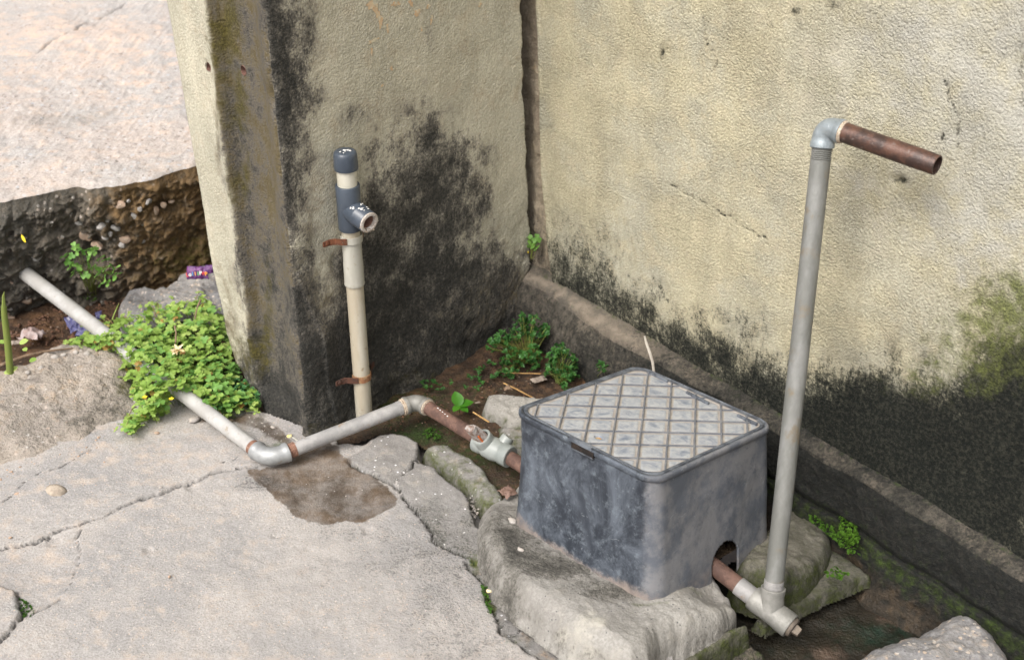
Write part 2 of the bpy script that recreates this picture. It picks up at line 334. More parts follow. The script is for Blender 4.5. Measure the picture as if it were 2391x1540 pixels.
M['valve']=simple('grey_white_valve',(.215,.235,.225),(.28,.30,.285),(.36,.31,.24),sc=30,rough=.38,bump=.0002,spec=.5,sc3=55,lo3=.62,hi3=.75)
M['stub']=simple('broken_valve_stub',(.36,.33,.31),(.20,.13,.10),(.46,.45,.44),sc=130,rough=.85,bump=.0012)
M['stuborange']=simple('orange_stub_face',(.55,.14,.035),(.40,.10,.03),None,sc=160,rough=.6)
M['black']=simple('hollow_shade',(.012,.010,.009),(.03,.02,.015),None,sc=60,rough=.9)  # near-black that stands for the shade inside holes and slots
M['wood']=simple('dead_stem',(.22,.15,.10),(.13,.09,.06),(.3,.24,.18),sc=120,rough=.9)
M['straw']=simple('dry_straw',(.45,.28,.11),(.34,.2,.08),None,sc=150,rough=.8)
M['whiteroot']=simple('pale_root',(.48,.44,.38),(.40,.36,.31),None,sc=150,rough=.85)
M['deadleaf']=simple('dead_leaf',(.13,.08,.06),(.20,.13,.105),None,sc=100,rough=.8)
M['greydead']=simple('grey_dead_leaf',(.30,.25,.21),(.22,.18,.15),None,sc=100,rough=.8)
M['yellow']=simple('yellow_petal',(.75,.60,.03),(.65,.48,.02),None,sc=100,rough=.6)
M['creampetal']=simple('cream_petal',(.75,.64,.42),(.72,.55,.28),None,sc=100,rough=.7)
M['purple']=simple('purple_foil',(.15,.03,.16),(.10,.03,.14),None,sc=60,rough=.25,spec=.7,bump=.002)
M['bluefoil']=simple('blue_wrapper_foil',(.05,.05,.15),(.08,.08,.20),(.45,.45,.5),sc=90,rough=.3,spec=.6,bump=.002,lo3=.6)
M['pinkscrap']=simple('pale_pink_scrap',(.30,.22,.20),(.38,.32,.31),None,sc=60,rough=.8)
M['letter_white']=simple('white_print',(.75,.72,.70),(.7,.7,.7),None,rough=.5,bump=0)
M['letter_red']=simple('red_print',(.65,.05,.04),(.65,.05,.04),None,rough=.5,bump=0)
M['letter_orange']=simple('orange_print',(.75,.32,.03),(.75,.32,.03),None,rough=.5,bump=0)
M['letter_green']=simple('green_print',(.1,.5,.12),(.1,.5,.12),None,rough=.5,bump=0)
M['letter_blue']=simple('blue_print',(.05,.3,.6),(.05,.3,.6),None,rough=.5,bump=0)
M['pink']=simple('pink_print',(.6,.2,.35),(.6,.2,.35),None,rough=.5,bump=0)
M['chip']=simple('pale_stone_chip',(.40,.34,.27),(.30,.25,.20),(.3,.26,.21),sc=90,rough=.95,bump=.0015)
M['pebble']=simple('pebble',(.40,.36,.32),(.30,.28,.26),(.5,.47,.43),sc=60,rough=.9,bump=.0008)
M['pebblewarm']=simple('warm_pebble',(.42,.30,.22),(.32,.24,.18),(.5,.44,.38),sc=60,rough=.9,bump=.0008)
M['quartz']=simple('grey_white_pebble',(.46,.44,.42),(.34,.32,.30),(.22,.20,.18),sc=110,rough=.85,bump=.0015,sc3=150,lo3=.55)
M['pipelight']=simple('pale_weathered_pipe',(.34,.33,.31),(.42,.415,.40),(.28,.24,.19),sc=25,rough=.62,bump=.0004,metal=.05,sc3=60,lo3=.6,hi3=.75)
M['glasschip']=simple('grey_blue_chip',(.30,.34,.38),(.36,.40,.44),None,sc=60,rough=.5,bump=.0006)
def leafmat(name,c1,c2,trans=.25,rough=.5):
    t=NT(name,rough,.35); oi=t.nd('ShaderNodeObjectInfo').outputs['Random']
    f=t.math('ADD',t.math('MULTIPLY',oi,.6),t.math('MULTIPLY',t.noise(60,3),.5)); col=t.mix(t.ramp(f,.15,.9),c1,c2)
    m=t.out(col); tr=t.nd('ShaderNodeBsdfTranslucent'); t.t.links.new(col,tr.inputs[0]); mx=t.nd('ShaderNodeMixShader'); mx.inputs[0].default_value=trans
    t.t.links.new(t.b.outputs[0],mx.inputs[1]); t.t.links.new(tr.outputs[0],mx.inputs[2]); t.t.links.new(mx.outputs[0],t.t.nodes['Material Output'].inputs[0]); return m
M['clover']=leafmat('clover_leaf',(.24,.39,.07),(.50,.62,.18),.4)
M['clover2']=leafmat('clover_leaf_dark',(.11,.25,.05),(.22,.41,.09),.3)
M['weed']=leafmat('small_weed_leaf',(.028,.10,.022),(.06,.17,.035),.2)
M['broad']=leafmat('broad_leaf',(.045,.17,.015),(.08,.24,.02),.25,.35)
M['greenstem']=leafmat('green_stem',(.16,.22,.05),(.22,.24,.06),.1)
M['mossclump']=leafmat('moss_clump',(.03,.085,.006),(.07,.16,.01),.2,.8)

# ------------------------------------------------------------------ ground far sheet
gm=masonry('earth',(.14,.08,.05),(.1,.06,.04),(.18,.12,.08),mid=20,fine=120)
g=pydata('ground',[(-40,-40,-.25),(40,-40,-.25),(40,60,-.25),(-40,60,-.25)],[(0,1,2,3)],gm); tag(g,'reddish brown earth under the yard, seen between broken concrete',kind='structure')

# ------------------------------------------------------------------ patio with its cracked pieces
C6=(600,1000,2.22875)
cracks=[ # polyline (display px), half width m, depth
 ([(-60,1292),(0,1280),(90,1258),(130,1243),(240,1208),(300,1178),(330,1165)],.0014,.010),
 ([(330,1165),(400,1142),(450,1122),(500,1107),(560,1094),(600,1090)],.0026,.014),
 ([(185,1235),(178,1262),(186,1300),(181,1335)],.0010,.006),
 ([(135,1398),(108,1416),(75,1436),(50,1452)],.0022,.012),
 ([(181,1335),(160,1370),(135,1398)],.0006,.003),
 ([(-30,1366),(10,1372),(44,1384),(45,1405),(50,1452),(22,1482),(0,1502),(-30,1520)],.0018,.009),
 ([(0,1178),(40,1150),(60,1130),(95,1104)],.0007,.005),([(108,1103),(150,1092),(172,1078),(215,1052)],.0009,.006),
 ([(520,1085),(545,1078),(560,1066)],.0006,.004),
 (K(*C6,[(640,400),(700,440),(800,490),(900,530),(940,560)]),.0028,.016),
 (K(*C6,[(940,560),(990,640),(1050,680),(1100,790),(1170,880),(1250,910),(1330,950),(1400,968)]),.0014,.010),
 (K(*C6,[(930,510),(1030,450),(1050,380),(1040,300),(980,262)]),.0013,.009),
 (K(*C6,[(1330,965),(1390,1060),(1440,1150),(1480,1250),(1520,1370),(1600,1420),(1720,1500),(1800,1560)]),.0020,.014),
 (K(*C6,[(1050,400),(1070,425),(1150,440),(1240,520),(1340,600),(1365,690),(1380,760)]),.0032,.018),
 (K(*C6,[(1500,1140),(1490,1240),(1540,1360),(1600,1372),(1640,1330),(1700,1330)]),.0008,.004),
]
cw=[(G0.poly(c),w*.38,dp*.8) for c,w,dp in cracks]
wetpoly=G0.poly(K(*C6,[(150,540),(220,620),(300,690),(400,740),(520,765),(600,750),(700,770),(790,740),(860,710),(900,680),(955,650),(900,560),(830,510),(700,430),(640,400),(600,330),(430,240),(420,330),(330,400),(200,440),(60,460),(90,500)]))
wet2=G0.poly([(590,960),(650,990),(700,1030),(760,1060),(850,1060),(830,1085),(700,1100),(640,1040),(560,1000),(450,990),(470,965)])
A_poly=K(*C6,[(640,400),(700,440),(800,490),(900,530),(930,510),(1030,450),(1050,380),(1040,300),(980,262),(900,250),(820,270),(760,320)])
B_poly=K(*C6,[(930,510),(940,560),(990,640),(1050,680),(1100,790),(1170,880),(1250,910),(1330,950),(1400,968),(1480,960),(1400,700),(1380,760),(1365,690),(1340,600),(1240,520),(1150,440),(1070,425),(1050,400),(1030,450)])
Cn_poly=[(-60,1292),(0,1280),(90,1258),(130,1243),(185,1238),(178,1262),(186,1300),(181,1335),(160,1370),(135,1398),(108,1416),(75,1436),(50,1452),(45,1405),(44,1384),(10,1372),(-60,1360)]
Dn_poly=[(-60,1360),(10,1372),(44,1384),(45,1405),(50,1452),(22,1482),(0,1502),(-60,1540)]
En_poly=[(-600,1400),(-60,1292),(0,1280),(90,1258),(130,1243),(240,1208),(300,1178),(330,1165),(400,1142),(450,1122),(500,1107),(560,1094),(600,1090),(640,1060),(720,1000),(600,900),(-600,900)]
Fn_poly=K(*C6,[(1330,965),(1390,1060),(1440,1150),(1480,1250),(1520,1370),(1600,1420),(1720,1500),(1800,1580),(2100,1700),(2100,1300),(1800,900),(1400,968)])
labels=[('A',A_poly),('B',B_poly),('C',Cn_poly),('D',Dn_poly),('F',Fn_poly),('E',En_poly)]
labw=[G0.poly(q) for _,q in labels]
sink=G0.poly([(975,1066),(971,1033),(947,1017),(900,1012),(850,1035),(790,1040),(700,900),(1200,650),(1700,850)]+K(*C6,[(1900,700),(1480,900),(1380,760),(1365,690),(1340,600),(1240,520),(1150,440),(1070,425)]))
right_cut=G0.poly([(-900,860),(1500,860),(1480,1300),(1560,1500),(1640,1700),(-900,1700)])
patio=empty('patio',(0,1.3,0),'worn beige cement patio broken by wandering cracks',kind='structure')
def build_patio():
    st=.0028; xs=np.arange(-.80,.30,st); ys=np.arange(1.06,1.80,st)
    X,Y=np.meshgrid(xs,ys,indexing='ij'); p=np.c_[X.ravel(),Y.ravel()]; pw=warp(p,.006,28,5); pw=warp(pw,.0022,110,9)
    h=.0035*fbm(p,6,3)+.0011*fbm(p,60,3)+.0006*fbm(p,170,2)
    prox=np.zeros(len(p)); cr=np.zeros(len(p))
    for pl,w,dp in cw:
        near=(p[:,0]>pl[:,0].min()-.03)&(p[:,0]<pl[:,0].max()+.03)&(p[:,1]>pl[:,1].min()-.03)&(p[:,1]<pl[:,1].max()+.03)
        d=lined(pw[near],pl); d=d*(1+.5*fbm(p[near],90,2)); e=1-sst(w*.4,w*1.2+.0008,d)
        h[near]-=dp*e; cr[near]=np.maximum(cr[near],1-sst(w*.6,w*1.3+.0008,d)); prox[near]=np.maximum(prox[near],1-sst(0,.018,d))
    # slight steps between pieces
    hp=np.zeros(len(p))
    for (n,_),q,dz in zip(labels,labw,(.003,.002,-.002,.006,-.006,.002)): hp+=dz*sst(-.002,.002,sdist(pw,q))
    h+=hp
    ds=sdist(pw,sink); h-=.03*sst(-.001,.006,ds)
    dw=sdist(warp(pw,.004,150,21),wetpoly); dw2=sdist(warp(pw,.006,80,21),wet2)
    wet=np.maximum(sst(-.006,.010,dw),.72*sst(-.008,.02,dw2))
    # puddle dip
    h-=.0025*sst(0,.08,dw)
    # chips and pits
    for u,v,r,dz in ((347,1283,.007,-.003),(1020,960,.01,-.004),(445,1135,.01,-.003),(128,1255,.012,-.003),(640,1250,.006,-.002),(860,1240,.008,-.003)):
        c=G0.hit(u,v); dd=np.linalg.norm(p-c,axis=1)*(1+.5*fbm(p,120,2)); h+=dz*(1-sst(r*.6,r,dd))
    R=.08+.8*cr+.12*prox*np.clip(fbm(p,40,2)+.4,0,1)+blobs(G0,p,[(900,1260,260,100,.26),(860,1440,350,130,.16),(1060,1350,110,180,.30),(600,1130,60,25,.5),(450,1030,80,20,.2),(1200,1510,120,60,.2)])
    Gm=.0+.9*blobs(G0,p,[(1112,1310,18,20,.8),(1135,1370,14,30,1.),(1150,1410,10,30,.8),(60,1428,22,14,.55),(690,1075,40,10,.5),(1010,1050,50,25,.2),(1200,1490,20,20,.5),(655,1040,30,25,.5)])+.25*cr*(p[:,0]>-.1)
    B=.12+blobs(G0,p,[(350,1060,250,60,.14),(60,1330,120,60,.18),(1000,1180,250,160,-.2)])
    S=np.c_[R,Gm,B,wet]
    V=np.c_[p,h]; F=grid_faces(len(xs),len(ys)); c=pw[F].mean(1)
    keepm=(sdist(p,right_cut)>0); bk=G0.poly([(-900,835),(60,835),(300,880),(560,945),(720,1000),(1240,720),(1500,800),(1700,1300),(1500,1700),(-900,1700)]); keepm&=sdist(p,bk)>0
    F_ok=keepm[F].all(1); lab=np.full(len(F),-1)
    for i,q in reversed(list(enumerate(labw))): lab[sdist(c,q)>0]=i
    lb={'A':'pale speckled broken piece beside the wet patch','B':'tapering grey piece along the pad','C':'yellowish cracked corner piece','D':'whitish loose piece at the left edge','F':'dark strip of concrete below the mortar pad','E':'pinkish piece under the galvanised pipe'}
    for i in range(-1,len(labw)):
        f=F[(lab==i)&F_ok]
        if not len(f): continue
        v,f2,s=compact(V,f,S)
        if i>=0 and labels[i][0] in 'AB' : s=s.copy()
        o=link('concrete_slab',mesh_np(v,f2,True,s,'concrete_slab'),M['cracked'] if (i>=0 and labels[i][0] in 'ABF') else M['patio'],patio)
        if i>=0: o['label']=lb[labels[i][0]]
build_patio()

# ------------------------------------------------------------------ soil of the inner corner
def soil_h(p,d): return .004*fbm(p,25,4)+.003*ridged(p,60,3)
def soil_st(p,d,h):
    s=zeros(p); s[:,0]=.25+blobs(G0,p,[(900,1010,150,30,.4),(1150,1090,60,40,.4)]); s[:,1]=.12+blobs(G0,p,[(880,950,140,40,.5),(980,1010,60,20,.8),(1050,920,150,30,.25),(1100,1060,120,40,.5),(1150,1150,60,30,.4)]); s[:,2]=.3; s[:,3]=.2; return s
o=field('soil',groundframe(-.006),[(700,1005),(800,1045),(900,1010),(985,1040),(1060,1090),(1130,1160),(1180,1190),(1400,1150),(1560,900),(1300,740),(1225,700),(1100,780),(900,900)],.004,soil_h,soil_st,M['soil'])
tag(o,'dark brown soil in the corner between pier and wall',kind='structure')
# mounded stones helper
def mound(name,pts,z,base,height,rr,mat,stfn=None,parent=None,step=.003,rough=.003,fr=None,edge=.0,top=None,facet=0.,sd=0,wamp=.004,rnd=1.):
    fr=fr or groundframe(z)
    def hf(p,d):
        e=np.clip((d+edge)/rr,0,1); prof=np.sqrt(np.clip(1-(1-e)**2,0,1))
        h=base+(height)*prof*rnd+rough*fbm(p,35,4,.55,sd)+rough*.5*fbm(p,120,3,.5,sd+4)
        if top is not None: h=h+prof*top(p)
        if facet: h=h+facet*prof*np.round(2.2*fbm(p,16,2,.5,sd+9))/2.2
        return h
    def sf(p,d,h): 
        s=zeros(p)
        if stfn is not None: s=stfn(p,d,h,fr)
        return s
    return field(name,fr,pts,step,hf,sf,mat,parent,wamp)
def st_moss(m,g,w=0.,b=0.): 
    def f(p,d,h,fr):
        s=zeros(p); s[:,0]=m+.35*(1-sst(0,.02,d)); s[:,1]=g+.22*(1-sst(0,.015,d)); s[:,2]=b; s[:,3]=w; return s
    return f

# ------------------------------------------------------------------ pier left of the corner
B0=P(718,1022,0); FD=np.array([math.sin(math.radians(43.4)),math.cos(math.radians(43.4)),0]); GD=np.array([-math.sin(math.radians(40.8)),math.cos(math.radians(40.8)),0])
FF=Frame(B0,FD,(0,0,1)); SF=Frame(B0,-GD,(0,0,1))
def curve(fr,pts):
    q=fr.poly(pts); o=np.argsort(q[:,1]); q=q[o]; return lambda z: np.interp(z,q[:,1],q[:,0])
Lc=curve(SF,[(388,-60),(390,0),(420,160),(460,400),(500,650),(530,780),(557,845),(590,895),(625,945),(660,985)])
R1c=curve(SF,[(470,-60),(482,0),(510,190),(535,420),(560,600),(585,800),(610,900),(655,975)])
Ec=curve(FF,[(1213,-60),(1215,0),(1222,200),(1228,400),(1238,560),(1241,620),(1226,668),(1229,735)])
def build_pier():
    zs=np.unique(np.r_[np.arange(-.06,.86,.0024),np.arange(.86,1.1,.03),np.arange(1.1,2.45,.15)])
    nb,nsd,nf,nr=10,86,230,14
    cols=[]; Vs=[];Ss=[]
    r=.010
    Z=zs
    s_l=Lc(Z); s_e=Ec(Z); s_r=R1c(Z)
    allS=[];allK=[]
    for k in range(nb): allS.append(s_l); allK.append(('b',1-k/nb))
    q=np.linspace(0,1,nsd)
    for k in range(nsd): allS.append(s_l*(1-q[k])); allK.append(('s',0))
    qf=np.linspace(0,1,nf)[1:]
    for k in qf: allS.append(s_e*k); allK.append(('f',0))
    for k in range(1,nr+1): allS.append(s_e); allK.append(('r',k/nr))
    S=np.array(allS); nc=len(S)          # nc x nz
    ZZ=np.broadcast_to(Z,S.shape)
    sp=(S+np.sqrt(S*S+r*r))/2; sm=(-S+np.sqrt(S*S+r*r))/2
    s1=S.ravel(); z1=ZZ.ravel()
    uv=np.c_[s1,z1]
    w=sst(-.012,.012,s1); N=w[:,None]*FF.n+(1-w)[:,None]*SF.n; N/=np.linalg.norm(N,axis=1)[:,None]
    V=B0+sp.ravel()[:,None]*FD+sm.ravel()[:,None]*GD; V[:,2]=z1
    rel=s1-R1c(z1); full=-R1c(z1)+1e-6
    off=-.019*sst(-.002,.008,rel)*(1-sst(.55,1.0,rel/full))*(s1<0)
    off+=.0035*np.exp(-((rel+.003)/.006)**2)*(s1<0)
    # dents and folds near the arris
    for u,v,rr,am,fr in ((628,240,.012,-.008,FF),(960,700,.04,-.004,FF),(1080,690,.05,.004,FF),(705,560,.02,.004,FF),(745,800,.03,.004,FF),(783,610,.008,-.006,FF),(680,880,.01,-.003,SF)):
        c=fr.hit(u,v); dd=((s1-c[0])**2+(z1-c[1])**2*.5)/rr**2; off+=am*np.exp(-dd)
    rough=1+2.2*(1-sst(.05,.32,z1))
    p3=V.copy()
    off+=.0020*fbm(p3,12,2)*rough+.0004*fbm(p3,60,3)*rough+.0003*fbm(p3,160,2)*rough
    off+=.014*np.exp(-np.clip(z1+.02,0,1)/.03)+.006*(1-sst(-.01,.12,z1))*(.5+fbm(p3,30,2))
    # a raised trowel line on the face near the arris
    tl=np.interp(z1,*(lambda q:(q[::-1,1],q[::-1,0]))(FF.poly([(690,640),(742,775),(752,830),(762,900),(776,985)])))
    m=(z1<FF.hit(690,640)[1])&(z1>FF.hit(776,985)[1]); off+=m*.0035*(sst(-.002,.001,s1-tl)-sst(.0,.03,s1-tl))
    V=V+N*off[:,None]
    kb=np.array([k[1] if k[0]=='b' else 0 for k in allK]); kr=np.array([k[1] if k[0]=='r' else 0 for k in allK])
    KB=np.repeat(kb,len(Z)); KR=np.repeat(kr,len(Z))
    V=V+KB[:,None]*.42*FD*(KB>0)[:,None]
    V=V-(KR[:,None]*.07)*FF.n
    edge=np.exp(-np.abs(s1-Ec(z1))/.004)*(s1>0); V+=FD*(edge*.0030*fbm(p3,60,3)*2)[:,None]
    # stains, with some painted shade on the side face
    f=s1>0
    St=np.zeros((len(s1),4)); 
    RF=blobs(FF,uv,[(1010,430,80,110,.95),(950,560,120,150,.85),(1080,560,90,160,.75),(900,700,160,110,.7),(1120,700,150,80,.5),(1000,330,50,60,.45),(905,380,60,70,.35),(960,880,260,110,.85),(760,960,120,130,.9),(800,880,110,160,.6),(690,760,50,140,.65),(1000,760,300,110,.4),
        (648,40,44,200,1.15),(650,290,40,150,.95),(668,520,34,160,.75),(700,80,40,180,.35),(700,330,50,100,.35),(700,120,30,110,.35),(1195,640,60,60,.55),(1130,420,40,80,.4),(820,260,40,40,.3),(1000,170,16,140,.28),(820,700,30,100,.3),(870,560,50,60,.5),(1060,810,120,60,.35),(730,230,30,60,.2)])
    RF-=blobs(FF,uv,[(1175,520,45,130,.35),(760,640,28,110,.35),(1010,760,50,60,.25)])
    # underneath rougher brown body colour
    BF=blobs(FF,uv,[(690,760,60,220,.5),(950,800,330,150,.55),(1100,720,170,90,.4),(1190,660,70,50,.4)])
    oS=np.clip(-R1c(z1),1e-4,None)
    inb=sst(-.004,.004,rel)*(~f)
    RS=inb*.40+blobs(SF,uv,[(535,110,26,150,.30),(530,330,16,110,.75),(560,520,14,180,.75),(600,620,40,130,.3),(590,840,40,60,.7),(600,930,70,70,.8),(640,780,50,160,.55),(600,0,20,200,.45),(660,950,60,60,.9),(480,750,20,60,-.2),(690,700,30,200,.4),(520,600,25,90,.1)])  # water stain, plus the ridge's shadow beside the groove painted in
    GS=1.35*blobs(SF,uv,[(510,60,26,120,.62),(535,260,20,60,.55),(545,430,14,60,.5),(590,830,30,60,.35),(600,700,12,140,.35),(545,820,30,50,.35)])+blobs(FF,uv,[(760,1000,80,30,.35),(1000,880,120,30,.3)])*f
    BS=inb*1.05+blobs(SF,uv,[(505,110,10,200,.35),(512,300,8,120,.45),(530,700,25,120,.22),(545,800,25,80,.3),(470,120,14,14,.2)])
    OF=blobs(FF,uv,[(880,20,26,28,.1),(1000,215,22,60,.1)])
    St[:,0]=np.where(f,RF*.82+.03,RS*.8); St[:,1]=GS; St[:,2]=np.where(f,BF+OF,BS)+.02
    St[:,0]+=.5*(1-sst(.0,.05,z1))
    St[KR>0]=(.25,.05,.75,0)
    F=grid_faces(nc,len(Z),False)
    # holes on the side face
    hc=[SF.hit(486,157),SF.hit(540,173)]; c=uv[F].mean(1)
    def HO(h):
        k=np.argmin((s1-h[0])**2+(z1-h[1])**2); return float((V[k]-B0)@SF.n)
    kill=np.zeros(len(F),bool)
    for h in hc: kill|=(((c-h)**2).sum(1)<.0066**2)&(c[:,0]<0)
    root=empty('concrete_pier',(*B0[:2],0),'painted concrete pier with black mould, left of the inner corner','pier')
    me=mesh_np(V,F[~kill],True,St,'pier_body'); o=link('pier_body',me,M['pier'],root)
    for h in hc:
        base=SF.pos(np.array([h[0]]),np.array([h[1]]))[0]+SF.n*HO(h)
        pr=[(.0055,.0056),(.0065,.0060),(.0062,.0070),(.004,.0078),(-.004,.0078)]
        hl=lathe('hole_lining',base,SF.n,[(-.03,.0062),(-.001,.0064),(.0004,.0070),(-.0006,.0080),(-.005,.0088)],M['holerust'],root,24,False)
        lathe('hole_shade',base-SF.n*.028,SF.n,[(0,.0001),(0.0002,.0066)],M['black'],hl,16,False)  # black disc, the dark inside the hole put into its colour
    return root
M['holerust']=simple('brown_hole_lining',(.16,.085,.065),(.10,.05,.04),None,sc=80,rough=.85)
pier=build_pier()
def peel_patch():
    rr=random.Random(5); me_mat=M['undercoat']; body=[o for o in pier.children if o.name.startswith('pier_body')][0]
    co=np.zeros(len(body.data.vertices)*3,np.float32); body.data.vertices.foreach_get('co',co); co=co.reshape(-1,3)
    sz=np.c_[(co-B0)@FD,co[:,2]]; nn_=(co-B0)@FF.n; ok=(sz[:,0]>.01)&(sz[:,1]>.3); sz=sz[ok]; nn_=nn_[ok]
    V=[];F=[]
    for u,v,w_,h_ in ((868,14,14,9),(882,32,9,16),(890,52,6,12),(872,95,14,5),(905,66,5,8),(925,10,10,6),(960,8,6,8),(975,30,12,6),(1000,16,5,5),(1008,46,4,9),(915,160,3,8),(868,120,4,6),(1122,10,4,9),(985,70,4,5),(893,200,4,4)):
        c=FF.hit(u,v); k=len(V); n=14; ph=rr.uniform(0,6)
        for i in range(n):
            a=2*math.pi*i/n; q=(1+.35*math.sin(2*a+ph)+.3*math.sin(5*a+ph*2)+rr.uniform(-.15,.15)); S_=c[0]+math.cos(a)*w_*.00062*q; T_=c[1]+math.sin(a)*h_*.00062*q
            j=np.argmin((sz[:,0]-S_)**2+(sz[:,1]-T_)**2); V.append(FF.pos(np.array([S_]),np.array([T_]),nn_[j]+.0004)[0])
        F.append(tuple(range(k,k+n)))
    o=pydata('peeled_paint',V,F,me_mat,pier); o['label']='orange undercoat showing through flaked paint near the top'; o['kind']='stuff'
M['undercoat']=simple('ochre_undercoat',(.52,.36,.22),(.56,.44,.29),(.54,.49,.36),sc=90,rough=.9,sc3=120,lo3=.5,hi3=.6)
peel_patch()

# ------------------------------------------------------------------ rendered wall on the right with its plinth
WA=np.array([math.sin(math.radians(38.75)),-math.cos(math.radians(38.75)),0]); W0=P(1296,657,.09).copy(); W0[2]=0
WF=Frame(W0,WA,(0,0,1))
wall=empty('rendered_wall',(*W0[:2],0),'roughcast yellow wall with black mould and a mortar plinth, right of the pier','wall')
def uneven(a,b,st,extra): return np.unique(np.r_[np.arange(a,b,st),extra])
def build_wall():
    S=uneven(-.16,.96,.0030,np.r_[np.linspace(-.6,-.17,6),np.linspace(1.0,2.6,8)]); Z=uneven(.06,.95,.0030,np.linspace(1.0,2.6,7))
    A,B=np.meshgrid(S,Z,indexing='ij'); uv=np.c_[A.ravel(),B.ravel()]
    p3=WF.pos(uv[:,0],uv[:,1])
    off=.003*fbm(p3,7,2)+.0007*fbm(p3,40,3)+.0004*fbm(p3,130,2)
    le=curve(WF,[(1248,-60),(1252,0),(1258,200),(1264,400),(1276,560),(1288,650)])(uv[:,1]); rec=1-sst(-.004,.002,uv[:,0]-le+.003*fbm(p3,70,2))
    off-=.006*rec; off+=rec*.004*fbm(p3,55,3)+.0025*np.exp(-((uv[:,0]-le-.004)/.004)**2)
    for u,v,ru,rv,am in ((2100,424,15,12,-.007),(1544,125,5,14,-.005),(1560,120,4,8,-.003),(2200,320,5,10,-.003),(1530,670,30,8,-.002),(1395,326,4,5,-.002),(1905,760,6,6,-.002)):
        off+=am*blobs(WF,warp(uv,.003,130),[(u,v,ru,rv,1.)])
    wl=np.full(len(uv),9.)
    for pl in ([(1522,640),(1540,668),(1548,690),(1562,704)],[(1478,742),(1500,752),(1530,778),(1560,790)],[(1545,420),(1640,470),(1700,505),(1790,560)],[(1905,880),(1935,905),(1960,930)],[(1640,30),(1650,90),(1672,140),(1668,190)],[(2210,190),(2240,280),(2236,350)]):
        wl=np.minimum(wl,lined(warp(uv,.006,60,77),WF.poly(pl))+.0009*(1+fbm(uv,50,2)))
    off-=.0022*(1-sst(.0008,.0026,wl))
    V=WF.pos(uv[:,0],uv[:,1],off)
    R=.45*(1-sst(.0008,.0024,wl))+blobs(WF,uv,[(2250,1130,330,150,1.0),(2391,1000,110,160,.7),(2100,1010,170,90,.8),(1950,960,120,70,.62),(1790,900,100,55,.42),(1680,830,80,50,.42),(1560,790,80,40,.35),(1360,645,90,60,.30),(1480,690,90,40,.26),(1300,560,50,90,.18),(1420,520,80,90,.14),(2391,850,100,90,.55),(2300,930,120,60,.35),(2040,900,60,60,.25),(1700,740,160,40,.15)])
    R+=blobs(WF,uv,[(2100,424,12,10,.7),(1544,125,4,13,.8),(1860,25,10,8,.35),(1870,55,14,18,.22),(1950,10,16,12,.4),(1800,55,14,12,.25),(2200,320,4,9,.5),(2391,170,20,80,.3)])
    R=R*1.55+.12*sst(.25,.75,uv[:,0])*(1-sst(.25,.5,uv[:,1]))
    R+=.45*(1-sst(.09,.16,uv[:,1]))*sst(-.1,.1,uv[:,0])+.35*(1-sst(.09,.2,uv[:,1]))
    Gm=blobs(WF,uv,[(2330,690,110,80,.5),(2270,780,150,70,.38),(2391,740,80,100,.3),(2180,880,180,60,.28),(2320,860,140,60,.25)])
    B=.05+blobs(WF,uv,[(2391,250,330,300,.55),(2150,80,260,150,.34),(2250,550,200,120,.34),(1950,350,150,200,.2)])
    St=np.c_[R,Gm,B,0*R]; k=rec>.5; St[k]=np.c_[.12+.3*(1-sst(.1,.35,uv[k,1])),.05+0*R[k],0*R[k],0*R[k]]
    F=grid_faces(len(S),len(Z)); body=link('render_coat',mesh_np(V,F,True,St,'render_coat'),M['wall'],wall)
    pk=(rec.reshape(len(S),len(Z)))
    # joint strip gets the mortar material
    me=body.data; me.materials.append(M['joint']); fm=(rec[F].mean(1)>.5).astype(np.int32); me.polygons.foreach_set('material_index',fm)
build_wall()
def nline(pts,z):
    q=np.array([P(u,v,z)-W0 for u,v in pts]); s=q@WA; n=q@WF.n; o=np.argsort(s); return lambda S: np.interp(S,s[o],n[o])
n_lf=nline([(1278,680),(1366,744),(1456,800),(1640,905),(1870,1040),(2021,1128),(2165,1222),(2391,1350)],.080)
n_pb=nline([(1250,800),(1380,885),(1848,1142),(2391,1484)],.0)
n_d1=nline([(1400,960),(1848,1200),(2037,1345),(2197,1450),(2391,1560)],-.055)
